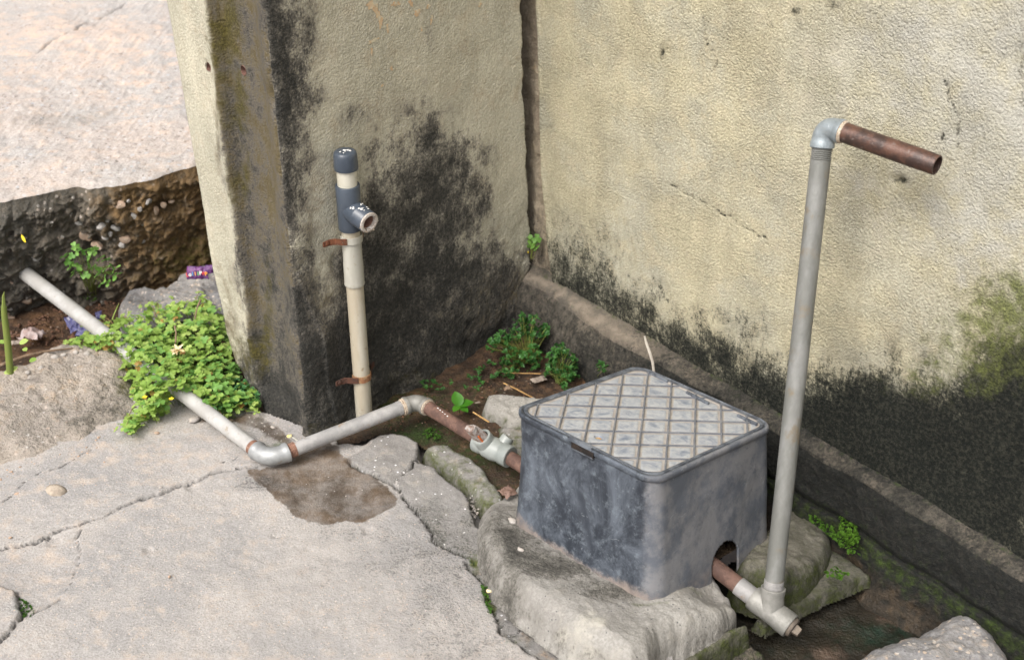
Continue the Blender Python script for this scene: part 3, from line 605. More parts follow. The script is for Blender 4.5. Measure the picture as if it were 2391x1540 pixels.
def build_plinth():
    S=uneven(-.2,.95,.0032,np.linspace(1.,2.5,6))
    prof=[('w',-.012,.10),('w',.0,.089)]
    rows=[]
    T=np.r_[np.linspace(0,1,4)[:-1],1+np.linspace(0,1,14)[:-1],2+np.linspace(0,1,32)[:-1],3+np.linspace(0,1,24)[:-1],4+np.linspace(0,1,12)]
    a0=np.full(len(S),-.014); a1=np.full(len(S),.0); a2=np.maximum(n_lf(S),.008); a3=np.maximum(n_pb(S),a2+.002); a4=np.maximum(n_d1(S),a3+.008); a5=a4+.03
    AN=np.stack([a0,a1,a2,a3,a4,a5]); AZ=np.array([.10,.089,.080,.0,-.055,-.12])
    V=[];UV=[]
    i=np.minimum(T.astype(int),4); f=T-i
    Nn=(AN[i]*(1-f)[:,None]+AN[i+1]*f[:,None]); Zz=(AZ[i]*(1-f)+AZ[i+1]*f)[:,None]+0*Nn
    # round the ledge nose
    SS=np.broadcast_to(S,Nn.shape); TT=np.broadcast_to(T[:,None],Nn.shape)
    nose=np.exp(-((TT-2)/.14)**2)*.003
    p=W0+SS.reshape(-1,1)*WA+(Nn.reshape(-1,1)+(.006*fbm(np.c_[SS.ravel(),0*SS.ravel()],14,3)*np.clip(TT.ravel()-.6,0,1.2))[:,None])*WF.n; p[:,2]=Zz.ravel()
    t=TT.ravel(); s=SS.ravel()
    d=np.where(t<2,.0026,.005)*(fbm(p,18,3)+.6*fbm(p,70,3))+np.where(t<2,.0008,.002)*ridged(p,45,2)
    d=d-nose.ravel()
    d-=.012*np.exp(-((t-3)/.06)**2)*sst(.25,.4,s)    # undercut shadow gap under the plinth
    outn=np.array([WF.n[0]*.8,WF.n[1]*.8,.6]); p=p+d[:,None]*outn
    p[:,2]+=.006*fbm(p,10,2)*np.exp(-((t-1.5)/.8)**2)
    g=sst(.12,.40,s)
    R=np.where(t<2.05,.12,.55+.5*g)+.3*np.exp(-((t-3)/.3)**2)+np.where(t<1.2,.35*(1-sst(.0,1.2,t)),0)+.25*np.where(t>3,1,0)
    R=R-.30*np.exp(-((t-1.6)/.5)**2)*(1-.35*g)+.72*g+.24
    Gm=.12+.35*np.exp(-((t-3.3)/.35)**2)*sst(.1,.3,s)+.2*np.exp(-((t-.9)/.25)**2)
    B=.38*np.exp(-((t-1.5)/.5)**2)*(1-.85*g)+.10
    St=np.c_[R,Gm,B,.15+.35*sst(3.2,4,t)]
    F=grid_faces(len(T),len(S)); link('mortar_plinth',mesh_np(p,F,True,St,'mortar_plinth'),M['plinth'],wall)
build_plinth()

# ------------------------------------------------------------------ drain channel
dr=groundframe(-.085)
def dh(p,d): return .007*fbm(p,14,3)+.002*fbm(p,60,3)-.02*sst(.28,.5,p[:,0])*0
def dst(p,d,h):
    s=zeros(p); s[:,0]=.55-blobs(dr,p,[(2150,1440,110,45,.75),(1930,1520,80,40,.5),(2100,1500,150,50,.3)]); s[:,1]=blobs(dr,p,[(2080,1490,90,40,.75),(1960,1470,80,40,.4),(1850,1530,80,30,.4)])
    s[:,2]=blobs(dr,p,[(2160,1435,100,40,.9),(1930,1530,70,25,.5),(2050,1400,60,20,.2)]); s[:,3]=.5; return s
o=field('drain_channel',dr,[(1380,1700),(1450,1480),(1560,1380),(1800,1280),(1900,1220),(2500,1560),(2500,1900),(1380,1900)],.004,dh,dst,M['drain'])
tag(o,'dark wet drain channel along the wall foot, stained green and brown',kind='structure')

# ------------------------------------------------------------------ raised terrace behind
EP=[(-560,540),(-260,505),(0,474),(60,462),(130,446),(170,436),(215,440),(270,437),(310,428),(360,418),(400,404),(455,388),(620,340),(900,250)]
BP=[(-560,860),(-260,800),(0,748),(60,728),(120,712),(200,716),(290,700),(370,672),(450,655),(520,640),(640,600),(900,500)]
eW=np.array([P(u,v,.19) for u,v in EP]); bW=np.array([P(u,v,-.05) for u,v in BP])
terr=empty('terrace',(-.8,2.05,0),'worn pale concrete terrace with a dark crumbling front edge',kind='structure')
xs_t=np.unique(np.r_[np.arange(-1.05,-.3,.0028),np.linspace(-1.6,-1.05,10),np.linspace(-.3,.1,8)])
def t_edge(x): return np.interp(x,eW[:,0],eW[:,1])
def build_terrace():
    x=xs_t; n=len(x)
    y0=t_edge(x)+.006*fbm(np.c_[x,0*x],30,3)+.003*fbm(np.c_[x,0*x],110,2); yb=np.interp(x,bW[:,0],bW[:,1])
    T=np.linspace(0,1,110); TT,XX=np.meshgrid(T,x,indexing='ij')
    cave=-.018*np.sin(np.clip((TT-.35)/.65,0,1)*math.pi)    # undercut
    Y=y0+(yb-y0)*TT**1.3-cave*0; Zz=.19-.25*TT
    p=np.c_[XX.ravel(),Y.ravel(),Zz.ravel()]; t=TT.ravel()
    d=(.026*fbm(p,10,3,.55,2)+.016*fbm(p,40,4)+.010*ridged(p,80,3))*sst(0,.12,t)+.012*np.exp(-((t-.3)/.2)**2)*(XX.ravel()<-.72)
    for sc_,am_ in ((24,.010),(70,.007)):
        f1,f2,ci=worley(warp(p,.01,25),sc_,int(sc_)); d+=am_*(sst(.02,.35,f2-f1)*(.4+.9*ci)-.4)*sst(.02,.15,t)
    # cavities
    for u,v,r,am in ((205,590,.045,-.03),(350,540,.02,-.025),(425,690-60,.02,-.02),(120,560,.03,-.02)):
        ry=ray(u,v); kk=(np.interp(0,[0],[2.0]))/ry[1]; c=EYE+ry*kk; dd=((p-c)[:,[0,2]]**2).sum(1)/r**2; d+=am*np.exp(-dd)
    p[:,1]-=d; p[:,2]+=.003*fbm(p,30,2)*sst(0,.2,t)
    left=1-sst(-.80,-.70,p[:,0]); R=.12+.30*left+.45*fbm(p,9,2)+.2*(1-sst(0,.2,t)); Gm=.06+.55*np.exp(-(((p[:,0]+.60)/.09)**2+((t-.72)/.2)**2))+.2*np.exp(-(((p[:,0]+.52)/.05)**2+((t-.8)/.2)**2))
    B=.15+.5*sst(-.78,-.66,p[:,0])
    F=grid_faces(len(T),n,True); o=link('terrace_front',mesh_np(p,F,True,np.c_[R-.22*sst(-.74,-.62,p[:,0]),Gm,B,.1+0*R],'terrace_front'),M['terraceface'],terr)
    ky=np.unique(np.r_[np.arange(0,.6,.0045),np.arange(.6,1.6,.009),np.linspace(1.6,5,14)])
    KK,XX=np.meshgrid(ky,x,indexing='ij'); Y=y0+KK; 
    p=np.c_[XX.ravel(),Y.ravel(),np.full(XX.size,.19)]; k=KK.ravel()
    p[:,2]+=(.008*fbm(p,5,3)+.0035*fbm(p,28,4)+.0026*ridged(p,70,3)+.0035*np.round(3.5*fbm(p*[1,.6,1],22,3,.6,8))/3.5)*sst(0,.03,k)-.010*(1-sst(0,.028,k))*(1+fbm(p,40,2))
    q=p[:,:2]; cr=lined(warp(q,.02,14),np.array([P(u,v,.19)[:2] for u,v in [(-40,170),(20,150),(80,130),(130,100),(200,60),(300,5)]])); p[:,2]-=.006*(1-sst(.001,.006,cr))
    fr=groundframe(.19)
    R=.06+blobs(fr,q,[(150,275,80,14,.34),(60,290,80,14,.25),(240,262,60,14,.22),(330,395,90,10,.3)])+.5*(1-sst(.0,.022,k+.008*fbm(p,50,3)))+.5*(1-sst(0,.005,cr))
    B=.15+blobs(fr,q,[(120,90,200,60,.28),(300,150,120,90,.15)])
    F=grid_faces(len(ky),n,False); link('terrace_top',mesh_np(p,F[:,::-1] if False else F,True,np.c_[R,0*R,B,0*R],'terrace_top'),M['terrace'],terr)
    # pebbles set in the broken front edge (each its own part)
    st=[(280,478,16,11),(320,488,18,9),(345,472,15,8),(382,478,9,9),(312,497+8,14,11),(185,516,16,11),(200,549,18,20),(237,527,16,10),(270,532,14,10),(292,558,18,11),(247,553,12,8),(258,546,8,8),(225,572,20,8),(212,497,9,7),(250,514,8,6),(365,492,6,12),(332,563,9,7),(285,572,12,9),(30,660,14,9),(70,672,16,10),(20,718,12,10),(58,700,20,12),(110,690,11,9),(100,655,14,9),(35,530,12,8),(120,555,16,9),(60,690,16,8),(22,740,16,10),(150,478,12,6),(70,490,10,6),(400,470,10,6),(10,600,14,8),(85,600,18,9),(30,642,10,7),(130,600,12,8),(513-180,520,9,9),(240,480,8,6),(300,470,7,5),(505-400,525,10,8)]
    for i,(u,v,ru,rv) in enumerate(st):
        d=ray(u,v); lo,hi=1.6,2.4
        # meet the front face: bisect on y against interpolated face
        xx=d[0]*2.05/d[1]; t=0; 
        for it in range(12):
            yy=t_edge(xx)+(np.interp(xx,bW[:,0],bW[:,1])-t_edge(xx))*t**1.3; k=yy/d[1]; q=EYE+d*k; xx=q[0]; t=float(np.clip((.19-q[2])/.25,0,1))
        sx=ru*.00066; sz=rv*.00076
        Vp,Fp=stone_vf(sx,max(sx,sz)*.8,sz,i)
        o=pydata('stone',Vp,Fp,M['quartz'] if i%3 else M['pebblewarm'],terr,False); o.location=Vector(q)-Vector((-.8,2.05,0))*0; o.rotation_euler=(0,random.uniform(-.5,.5),random.uniform(-.4,.4))
        o.matrix_parent_inverse=world_of(terr).inverted()
def stone_vf(a,b,c,seed,lv=2):
    import bmesh
    bm=bmesh.new(); bmesh.ops.create_icosphere(bm,subdivisions=lv,radius=1.); P_=np.array([v.co[:] for v in bm.verts]); r=random.Random(seed)
    for k in range(7):      # facets: cut with random planes
        n=np.array([r.gauss(0,1) for _ in range(3)]); n/=np.linalg.norm(n); h=r.uniform(.55,.85); e=P_@n; P_=P_-np.outer(np.clip(e-h,0,None),n)
    P_=P_*(1+.08*fbm(P_+seed,2.2,2))[:,None]*np.array([a,b,c]); F_=[[v.index for v in f.verts] for f in bm.faces]; bm.free(); return P_,F_
build_terrace()

# trench soil between terrace and patio
tf=groundframe(-.05)
def th_(p,d): return .009*fbm(p,12,3)+.006*ridged(p,45,3)
def tst(p,d,h):
    s=zeros(p); s[:,2]=.35+.2*fbm(p,20,2); s[:,0]=.1+.3*sst(.12,.0,d)*0+blobs(tf,p,[(0,700,80,40,.5),(330,690,120,20,.4)]); s[:,1]=blobs(tf,p,[(330,690,80,12,.3)]); return s
o=field('trench_soil',tf,[(-500,640),(0,690),(300,640),(600,600),(700,900),(300,900),(-500,1000)],.0045,th_,tst,M['soil']); tag(o,'reddish brown soil in the gap before the terrace edge',kind='structure')

# rough concrete bank in front of the trench
def bank_st(p,d,h,fr):
    s=zeros(p); s[:,0]=.08+blobs(fr,p,[(255,960,50,45,.5),(130,985,110,35,.35),(300,900,30,40,.35),(40,1030,60,25,.3),(190,1010,60,25,.3)])+.25*(1-sst(0,.02,d)); s[:,1]=blobs(fr,p,[(310,880,24,40,.55),(285,915,20,20,.5),(260,840,60,16,.25)]); s[:,2]=.1; return s
def bank_top(p):
    a=G0.hit(0,1060); b=G0.hit(250,960); n=np.array([-(b-a)[1],(b-a)[0]]); n/=np.linalg.norm(n); k=(p-a)@n
    return .020*sst(-.01,.09,k)+.0035*ridged(p,22,3,5)+.004*fbm(p,60,3)-.010
o=mound('concrete_bank',[(-420,900),(-200,868),(0,885),(60,862),(110,832),(150,818),(215,822),(290,820),(330,860),(318,900),(335,945),(300,985),(250,1000),(190,1040),(90,1076),(0,1098),(-120,1140),(-420,1220)],.0,-.012,.030,.045,M['bank'],bank_st,top=bank_top,step=.0032,rough=.004)
tag(o,'sandy broken concrete bank left of the clover patch','concrete')
# pebbles lodged along the bank top
for i,(u,v,r) in enumerate([(128,905-70,12),(150,828,9),(178,822,8),(205,826,10),(95,858,9),(65,870,8),(118,1090-0,6),(40,1135+20,7),(20,1150,6)][:6]):
    q=P(u,v,.03); Vp,Fp=stone_vf(r*.0007,r*.0006,r*.00045,50+i); o=pydata('stone',Vp,Fp,M['pebble'],bpy.data.objects['concrete_bank'],True); o.location=q
# boulders
def gr_st(p,d,h,fr):
    s=zeros(p); s[:,0]=.05+.2*(1-sst(0,.02,d)); return s
o=mound('granite_boulder',[(268,725),(285,700),(305,686),(345,684),(372,694),(395,678),(420,656),(450,645),(500,632),(560,640),(560,760),(480,765),(400,760),(330,772),(280,760)],-.03,-.03,.058,.03,M['granite'],gr_st,step=.003,rough=.006,facet=.012)
tag(o,'pale grey granite boulder half hidden behind the pier and clover','boulder')
def rk_top(p): return .012*fbm(p,9,2)+.02*((p[:,0]-.45)/.2)
fr_=groundframe(-.03)
o=mound('granite_rock',[(1800,1640),(1880,1560),(1970,1508),(2050,1465),(2120,1448),(2180,1408),(2240,1398),(2305,1415),(2350,1460),(2400,1530),(2480,1580),(2480,1700),(1900,1700)],.005,-.10,.11,.05,M['granite'],gr_st,step=.0035,rough=.005,top=lambda p:.010*fbm(p,9,2),facet=.008)
tag(o,'speckled grey granite rock in the drain, blurred in the near right corner','rock')

# broken mossy pieces in the corner
def sl(name,pts,z,th,m,g,lab,mat='cracked',rr=.008,rough=.002,facet=0.,b=0.,w=0.,cat='stone'):
    o=mound(name,pts,z,-th,th,rr,M[mat],st_moss(m,g,w,b),step=.0028,rough=rough,facet=facet,sd=int(pts[0][0])); tag(o,lab,cat); return o
sl('broken_concrete',K(*C6,[(1080,320),(1150,285),(1240,300),(1300,340),(1380,380),(1450,450),(1560,600),(1530,640),(1430,640),(1380,600),(1330,540),(1220,440),(1130,390)]),.004,.03,.05,.42,'long mossy broken concrete piece below the rusty pipe',rr=.012)
sl('flat_rock',[(1122,935),(1135,915),(1165,910),(1195,914),(1235,918),(1300,925),(1300,1010),(1228,985),(1205,988),(1180,985),(1168,972),(1150,962),(1136,955)],.016,.035,-.02,.12,'flat pale rock with a dark notch behind the meter box','pad',rr=.012,rough=.004)
sl('buried_stone',[(1150,985),(1200,992),(1260,1000),(1300,1050),(1220,1090),(1180,1040)],.006,.03,.15,.40,'mossy flat stone between the valve and the flat rock',rr=.012)
sl('mossy_step_stone',[(1530,1600),(1545,1512),(1600,1495),(1690,1470),(1740,1448),(1760,1462),(1700,1498),(1640,1530),(1600,1600)],-.012,.07,.35,.45,'dark mossy stone step under the pad above the drain',rr=.006,cat='stone',mat='mossyshade')
sl('lower_ledge_stone',[(1560,1620),(1590,1560),(1680,1510),(1750,1490),(1800,1520),(1700,1620)],-.05,.05,.7,.35,'lower black mossy stone at the drain edge',mat='plinth',rr=.01,rough=.005)
sl('slate_slab',[(1760,1450),(1800,1400),(1860,1300),(1905,1258),(1960,1290),(2012,1322),(2036,1342),(1985,1366),(1900,1402),(1840,1432),(1790,1465)],-.044,.018,.42,.30,'flat mossy slab jutting out behind the standpipe foot',rr=.004,rough=.0015,mat='mossyshade')

# ------------------------------------------------------------------ mortar pad and meter box
BN=np.array([.105,.171,.9797]); BN/=np.linalg.norm(BN)
c0=np.array([.1684,1.2068,.2]); cL=np.array([-.0025,1.3714,.1896]); cR=np.array([.3530,1.3951,.1474])
ey=(cR-c0)/np.linalg.norm(cR-c0); ex=(cL-c0); ex-=ey*(ex@ey); LX=np.linalg.norm(ex); LY=np.linalg.norm(cR-c0); ex/=LX
DNV=None
LF=Frame(c0,ey,ex)      # lid plane: S along the right-front edge, T along the left-front edge, normal up
BN=LF.n
DNV=-BN+np.array([.115,-.01,0])
def RFhit(u,v):
    f=Frame(c0,ey,DNV-ey*(DNV@ey)); q=f.hit(u,v); return np.array([q[0]-q[1]*(ey@DNV),q[1]])
def FLhit(u,v):
    f=Frame(c0,ex,DNV-ex*(DNV@ex)); q=f.hit(u,v); return np.array([q[0]-q[1]*(ex@DNV),q[1]])
padf=Frame(c0-.190*BN,ey,ex)
pad=empty('mortar_pad',(.15,1.25,0),'rounded pale mortar pad that the black meter box is bedded in','pad')
padt=Frame(c0-.142*BN,ey,ex)
def pad_st(p,d,h,fr):
    s=zeros(p); s[:,0]=.06+blobs(padt,p,[(1175,1200,50,60,.8),(1235,1250,50,36,.9),(1320,1290,90,26,1.),(1420,1345,80,20,1.),(1210,1320,20,50,.3),(1200,1250,14,60,.4),(1700,1440,50,40,.8),(1640,1480,90,16,.5),(1320,1470,60,20,.3),(1600,1350,40,20,.2),(1440,1510,70,20,.3)])
    s[:,0]+=.25*fbm(p,22,3)*0+.3*(1-sst(0,.012,d)); s[:,1]=.9*blobs(padt,p,[(1600,1330,70,8,.4),(1690,1465,60,12,.6),(1720,1400,20,20,.4),(1115,1290,6,50,.4),(1530,1372,60,5,.5)])
    s[:,2]=.05+blobs(padt,p,[(1370,1420,70,40,.3)]); return s
def pad_top(p):
    # worn shoulder and a shallow scooped hollow on the front
    return .0025*fbm(p,9,2)+.0018*fbm(p,45,3)+.0010*ridged(p,80,2)+.004*blobs(padt,p,[(1480,1450,120,30,1.),(1590,1365,50,25,.8)])-.008*blobs(padt,p,[(1420,1490,120,14,.6)])-.030*blobs(padt,p,[(1690,1325,50,36,1.)])-.016*blobs(padf,p,[(1185,1175,60,36,.9)])
mound('pad_body',[(1205,1140),(1160,1165),(1125,1195),(1109,1235),(1114,1280),(1154,1358),(1200,1400),(1280,1465),(1333,1502),(1400,1540),(1470,1580),(1530,1560),(1546,1512),(1600,1496),(1690,1466),(1728,1425),(1712,1390),(1670,1352),(1645,1325),(1700,1240),(1500,1130),(1300,1100)],0,-.03,.056,.024,M['pad'],pad_st,pad,fr=padf,top=pad_top,step=.0025,rough=.0018)
def pad2_st(p,d,h,fr):
    s=zeros(p); s[:,0]=.2+.5*(1-sst(.0,.03,d)); s[:,1]=.22+.5*(1-sst(0,.022,d)); s[:,2]=.2; return s
padf2=Frame(c0-.200*BN,ey,ex)
mound('pad_lobe',[(1705,1352),(1722,1310),(1765,1276),(1800,1235),(1852,1198),(1900,1222),(1938,1262),(1950,1310),(1932,1352),(1885,1388),(1835,1408),(1770,1385),(1720,1372)],0,-.035,.070,.022,M['mossyshade'],pad2_st,pad,fr=padf2,step=.0028,rough=.004)
# chips in the pad
for i,(u,v,r,mt) in enumerate(((1216,1278,11,'pebble'),(1197,1212,16,'pebble'),(1142,1376,9,'creampetal'))):
    fr_c=padt if i<2 else padf; q=fr_c.hit(u,v); w=fr_c.pos(np.array([q[0]]),np.array([q[1]]),-.002)[0]
    w=EYE+(w-EYE); Vp,Fp=stone_vf(r*.0005,r*.00035,r*.00022,80+i)
    o=pydata('embedded_chip',Vp,Fp,M[mt],pad,True); o.location=w; o.rotation_euler=(0,0,-.6)
def rrect(a,b,r,n=14,inset=0.):
    """closed rounded rectangle [inset..a-inset]x[inset..b-inset] with even straight sampling"""
    r=max(r-inset*.6,.002); x0,y0,x1,y1=inset,inset,a-inset,b-inset; P_=[]
    cs=[(x1-r,y1-r,0),(x0+r,y1-r,90),(x0+r,y0+r,180),(x1-r,y0+r,270)]
    for (cx,cy,a0),(nx,ny,na) in zip(cs,cs[1:]+cs[:1]):
        arc=[(cx+r*math.cos(math.radians(a0+90*k/n)),cy+r*math.sin(math.radians(a0+90*k/n))) for k in range(n+1)]; P_+=arc
        na_=math.radians(a0+90); e=(nx+r*math.cos(na_),ny+r*math.sin(na_)); s=arc[-1]
        for k in range(1,110): P_.append((s[0]+(e[0]-s[0])*k/110,s[1]+(e[1]-s[1])*k/110))
    return np.array(P_)
def boxmat():
    t=NT('black_box_plastic',.55,.4); R,G,B,A=t.attr(); v=t.scaled((1,1,.75))
    n1=t.noise(18,8,.74,v,.7); n2=t.noise(70,6,.75); n3=t.noise(260,3)
    col=t.mix(t.ramp(n1,.38,.66),(.022,.027,.036),(.098,.114,.138)); col=t.mix(t.ramp(n2,.50,.70,0,.6),col,(.15,.175,.20)); col=t.mix(t.ramp(t.noise(150,5,.8),.56,.70,0,.5),col,(.03,.035,.045))
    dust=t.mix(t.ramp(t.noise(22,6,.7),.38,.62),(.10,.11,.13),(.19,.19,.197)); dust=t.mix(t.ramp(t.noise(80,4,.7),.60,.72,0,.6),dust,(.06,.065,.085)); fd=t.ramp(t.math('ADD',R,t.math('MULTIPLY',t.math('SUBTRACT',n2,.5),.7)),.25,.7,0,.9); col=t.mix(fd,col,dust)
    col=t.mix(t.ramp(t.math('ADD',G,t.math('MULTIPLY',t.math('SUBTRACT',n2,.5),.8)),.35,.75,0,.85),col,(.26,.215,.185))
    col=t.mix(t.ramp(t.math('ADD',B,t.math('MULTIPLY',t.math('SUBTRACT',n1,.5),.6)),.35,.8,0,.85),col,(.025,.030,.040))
    w=t.nd('ShaderNodeTexWave'); 
    sc=t.noise(90,2,.5,t.scaled((1,.1,1.6)),2.5); col=t.mix(t.ramp(sc,.68,.74,0,.25),col,(.33,.36,.38))
    sp=t.vor(330); col=t.mix(t.ramp(sp,.10,.04,0,.6),col,(.035,.035,.04))
    rg=t.math('ADD',t.ramp(n1,.3,.7,.46,.62),t.math('MULTIPLY',fd,.2))
    return t.out(col,rg,t.bump(n3,.00025,1.,t.bump(n2,.0006)))
M['box']=boxmat()
M['boxrim']=simple('worn_box_rim',(.055,.062,.075),(.13,.145,.165),(.24,.25,.26),sc=50,rough=.5,bump=.0005,sc3=90,lo3=.58,hi3=.75)
box=empty('meter_box',tuple(padf.pos(np.array([LY/2]),np.array([LX/2]),.0)[0]),'dark grey plastic water meter box with a ribbed lid, bedded in mortar','meter box')
def build_box():
    H_=.20; hs=np.linspace(0,H_,96); loops=[];St=[];UV=[]
    rim=[(-.0004,.0030),(.0014,.0004),(.0034,.0),(.0070,.0),(.0084,.0010),(.0092,.0024)]
    prof=[(h,i) for h,i in rim]+[(.0105+(H_-.0105)*k/90,.0026-.0115*(k/90)) for k in range(91)]
    V=[]
    for h,ins in prof:
        q=rrect(LY,LX,.026,14,ins); V.append(LF.pos(q[:,0],q[:,1],0)+h*DNV)
    npz=len(V[0]); V=np.concatenate(V); nl=len(prof); hh=np.repeat([h for h,_ in prof],npz)
    q0=rrect(LY,LX,.026,14,.0026); Q=np.tile(q0,(nl,1))
    cen=LF.pos(np.array([LY/2]),np.array([LX/2]),-.1)[0]; out=V-cen; out-=np.outer(out@BN,BN); out/=np.linalg.norm(out,axis=1)[:,None]
    wv=sst(.01,.05,hh); V=V+out*((.0030*fbm(V,9,2)+.0005*fbm(V,60,2))*wv)[:,None]
    # inward warp on the left-front face (T side: S~0) and a faint diagonal crease
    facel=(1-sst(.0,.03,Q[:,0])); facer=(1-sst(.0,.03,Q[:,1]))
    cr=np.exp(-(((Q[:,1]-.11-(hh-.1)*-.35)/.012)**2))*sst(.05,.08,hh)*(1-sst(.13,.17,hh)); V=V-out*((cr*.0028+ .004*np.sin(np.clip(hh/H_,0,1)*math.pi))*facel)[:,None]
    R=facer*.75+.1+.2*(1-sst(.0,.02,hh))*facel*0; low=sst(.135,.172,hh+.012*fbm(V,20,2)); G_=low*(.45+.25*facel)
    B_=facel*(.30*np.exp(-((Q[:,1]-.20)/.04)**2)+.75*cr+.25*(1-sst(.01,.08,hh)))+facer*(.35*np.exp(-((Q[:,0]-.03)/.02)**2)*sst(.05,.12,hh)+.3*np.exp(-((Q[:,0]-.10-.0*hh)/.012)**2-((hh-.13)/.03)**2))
    S=np.c_[R,G_,B_,0*R]
    i,j=np.meshgrid(np.arange(nl-1),np.arange(npz),indexing='ij'); j2=(j+1)%npz
    F=np.stack([(i*npz+j).ravel(),((i+1)*npz+j).ravel(),((i+1)*npz+j2).ravel(),(i*npz+j2).ravel()],1)
    # arched pipe hole in the right-front face (T=0 side)
    hc=RFhit(1684,1302); c=np.c_[Q[:,0],hh][F].mean(1); onr=(Q[F][:,:,1].max(1)<.012)
    dd=np.hypot(c[:,0]-hc[0],np.minimum(c[:,1]-hc[1],0)); kill=onr&(np.hypot((c[:,0]-hc[0])/.030,np.minimum(c[:,1]-hc[1],0)/.026)<1)
    F=F[~kill]
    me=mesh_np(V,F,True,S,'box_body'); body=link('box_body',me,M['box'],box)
    so=body.modifiers.new('wall','SOLIDIFY'); so.thickness=.003; so.offset=-1
    q=rrect(LY,LX,.026,14,.006)[::4]; pydata('light_stop',list(c0+q[:,0][:,None]*ey+q[:,1][:,None]*ex+.168*DNV),[tuple(range(len(q)))],M['soil'],box)  # soil-coloured sheet added inside to stop light leaking into the hole
    # rim inner ledge
    rin=[(-.0004,.0030),(-.0002,.0046),(.004,.0052),(.004,.0075)]
    V=np.concatenate([LF.pos(*(lambda q:(q[:,0],q[:,1]))(rrect(LY,LX,.026,14,i_)),-h) for h,i_ in rin]); F=[(a*npz+k,a*npz+(k+1)%npz,(a+1)*npz+(k+1)%npz,(a+1)*npz+k) for a in range(3) for k in range(npz)]
    pydata('rim',V,F,M['boxrim'],box,True)
    print('hole centre',hc,'LX LY',LX,LY)
    return hc
hc=build_box()
def lidmat():
    t=NT('dusty_lid',.6,.35); R,G,B,A=t.attr(); n1=t.noise(30,5,.6); n2=t.noise(95,5,.65,t.scaled((1,1,1)),.8)
    tan=t.mix(t.ramp(t.noise(70,4),.4,.6),(.30,.275,.25),(.36,.335,.305)); blue=t.mix(t.ramp(n2,.36,.64),(.215,.25,.30),(.37,.40,.43))
    f=t.ramp(t.math('ADD',G,t.math('MULTIPLY',t.math('SUBTRACT',n1,.5),.9)),.22,.55,0,1); pale=t.mix(t.ramp(n2,.35,.65),(.26,.28,.305),(.36,.37,.375)); col=t.mix(f,tan,t.mix(t.ramp(t.math('ADD',B,t.math('MULTIPLY',t.math('SUBTRACT',t.noise(55,5,.65,None,.8),.5),2.6)),.05,.85),pale,(.13,.155,.20)))
    col=t.mix(t.ramp(R,.4,.9,0,.8),col,(.13,.125,.125))
    return t.out(col,.55,t.bump(t.noise(200,4),.0004,1.,t.bump(n2,.0005)))
M['lid']=lidmat()
M['rib']=simple('lid_rib',(.12,.13,.15),(.17,.18,.195),(.22,.22,.22),sc=60,rough=.55,bump=.0004,sc3=60,lo3=.56,hi3=.7)
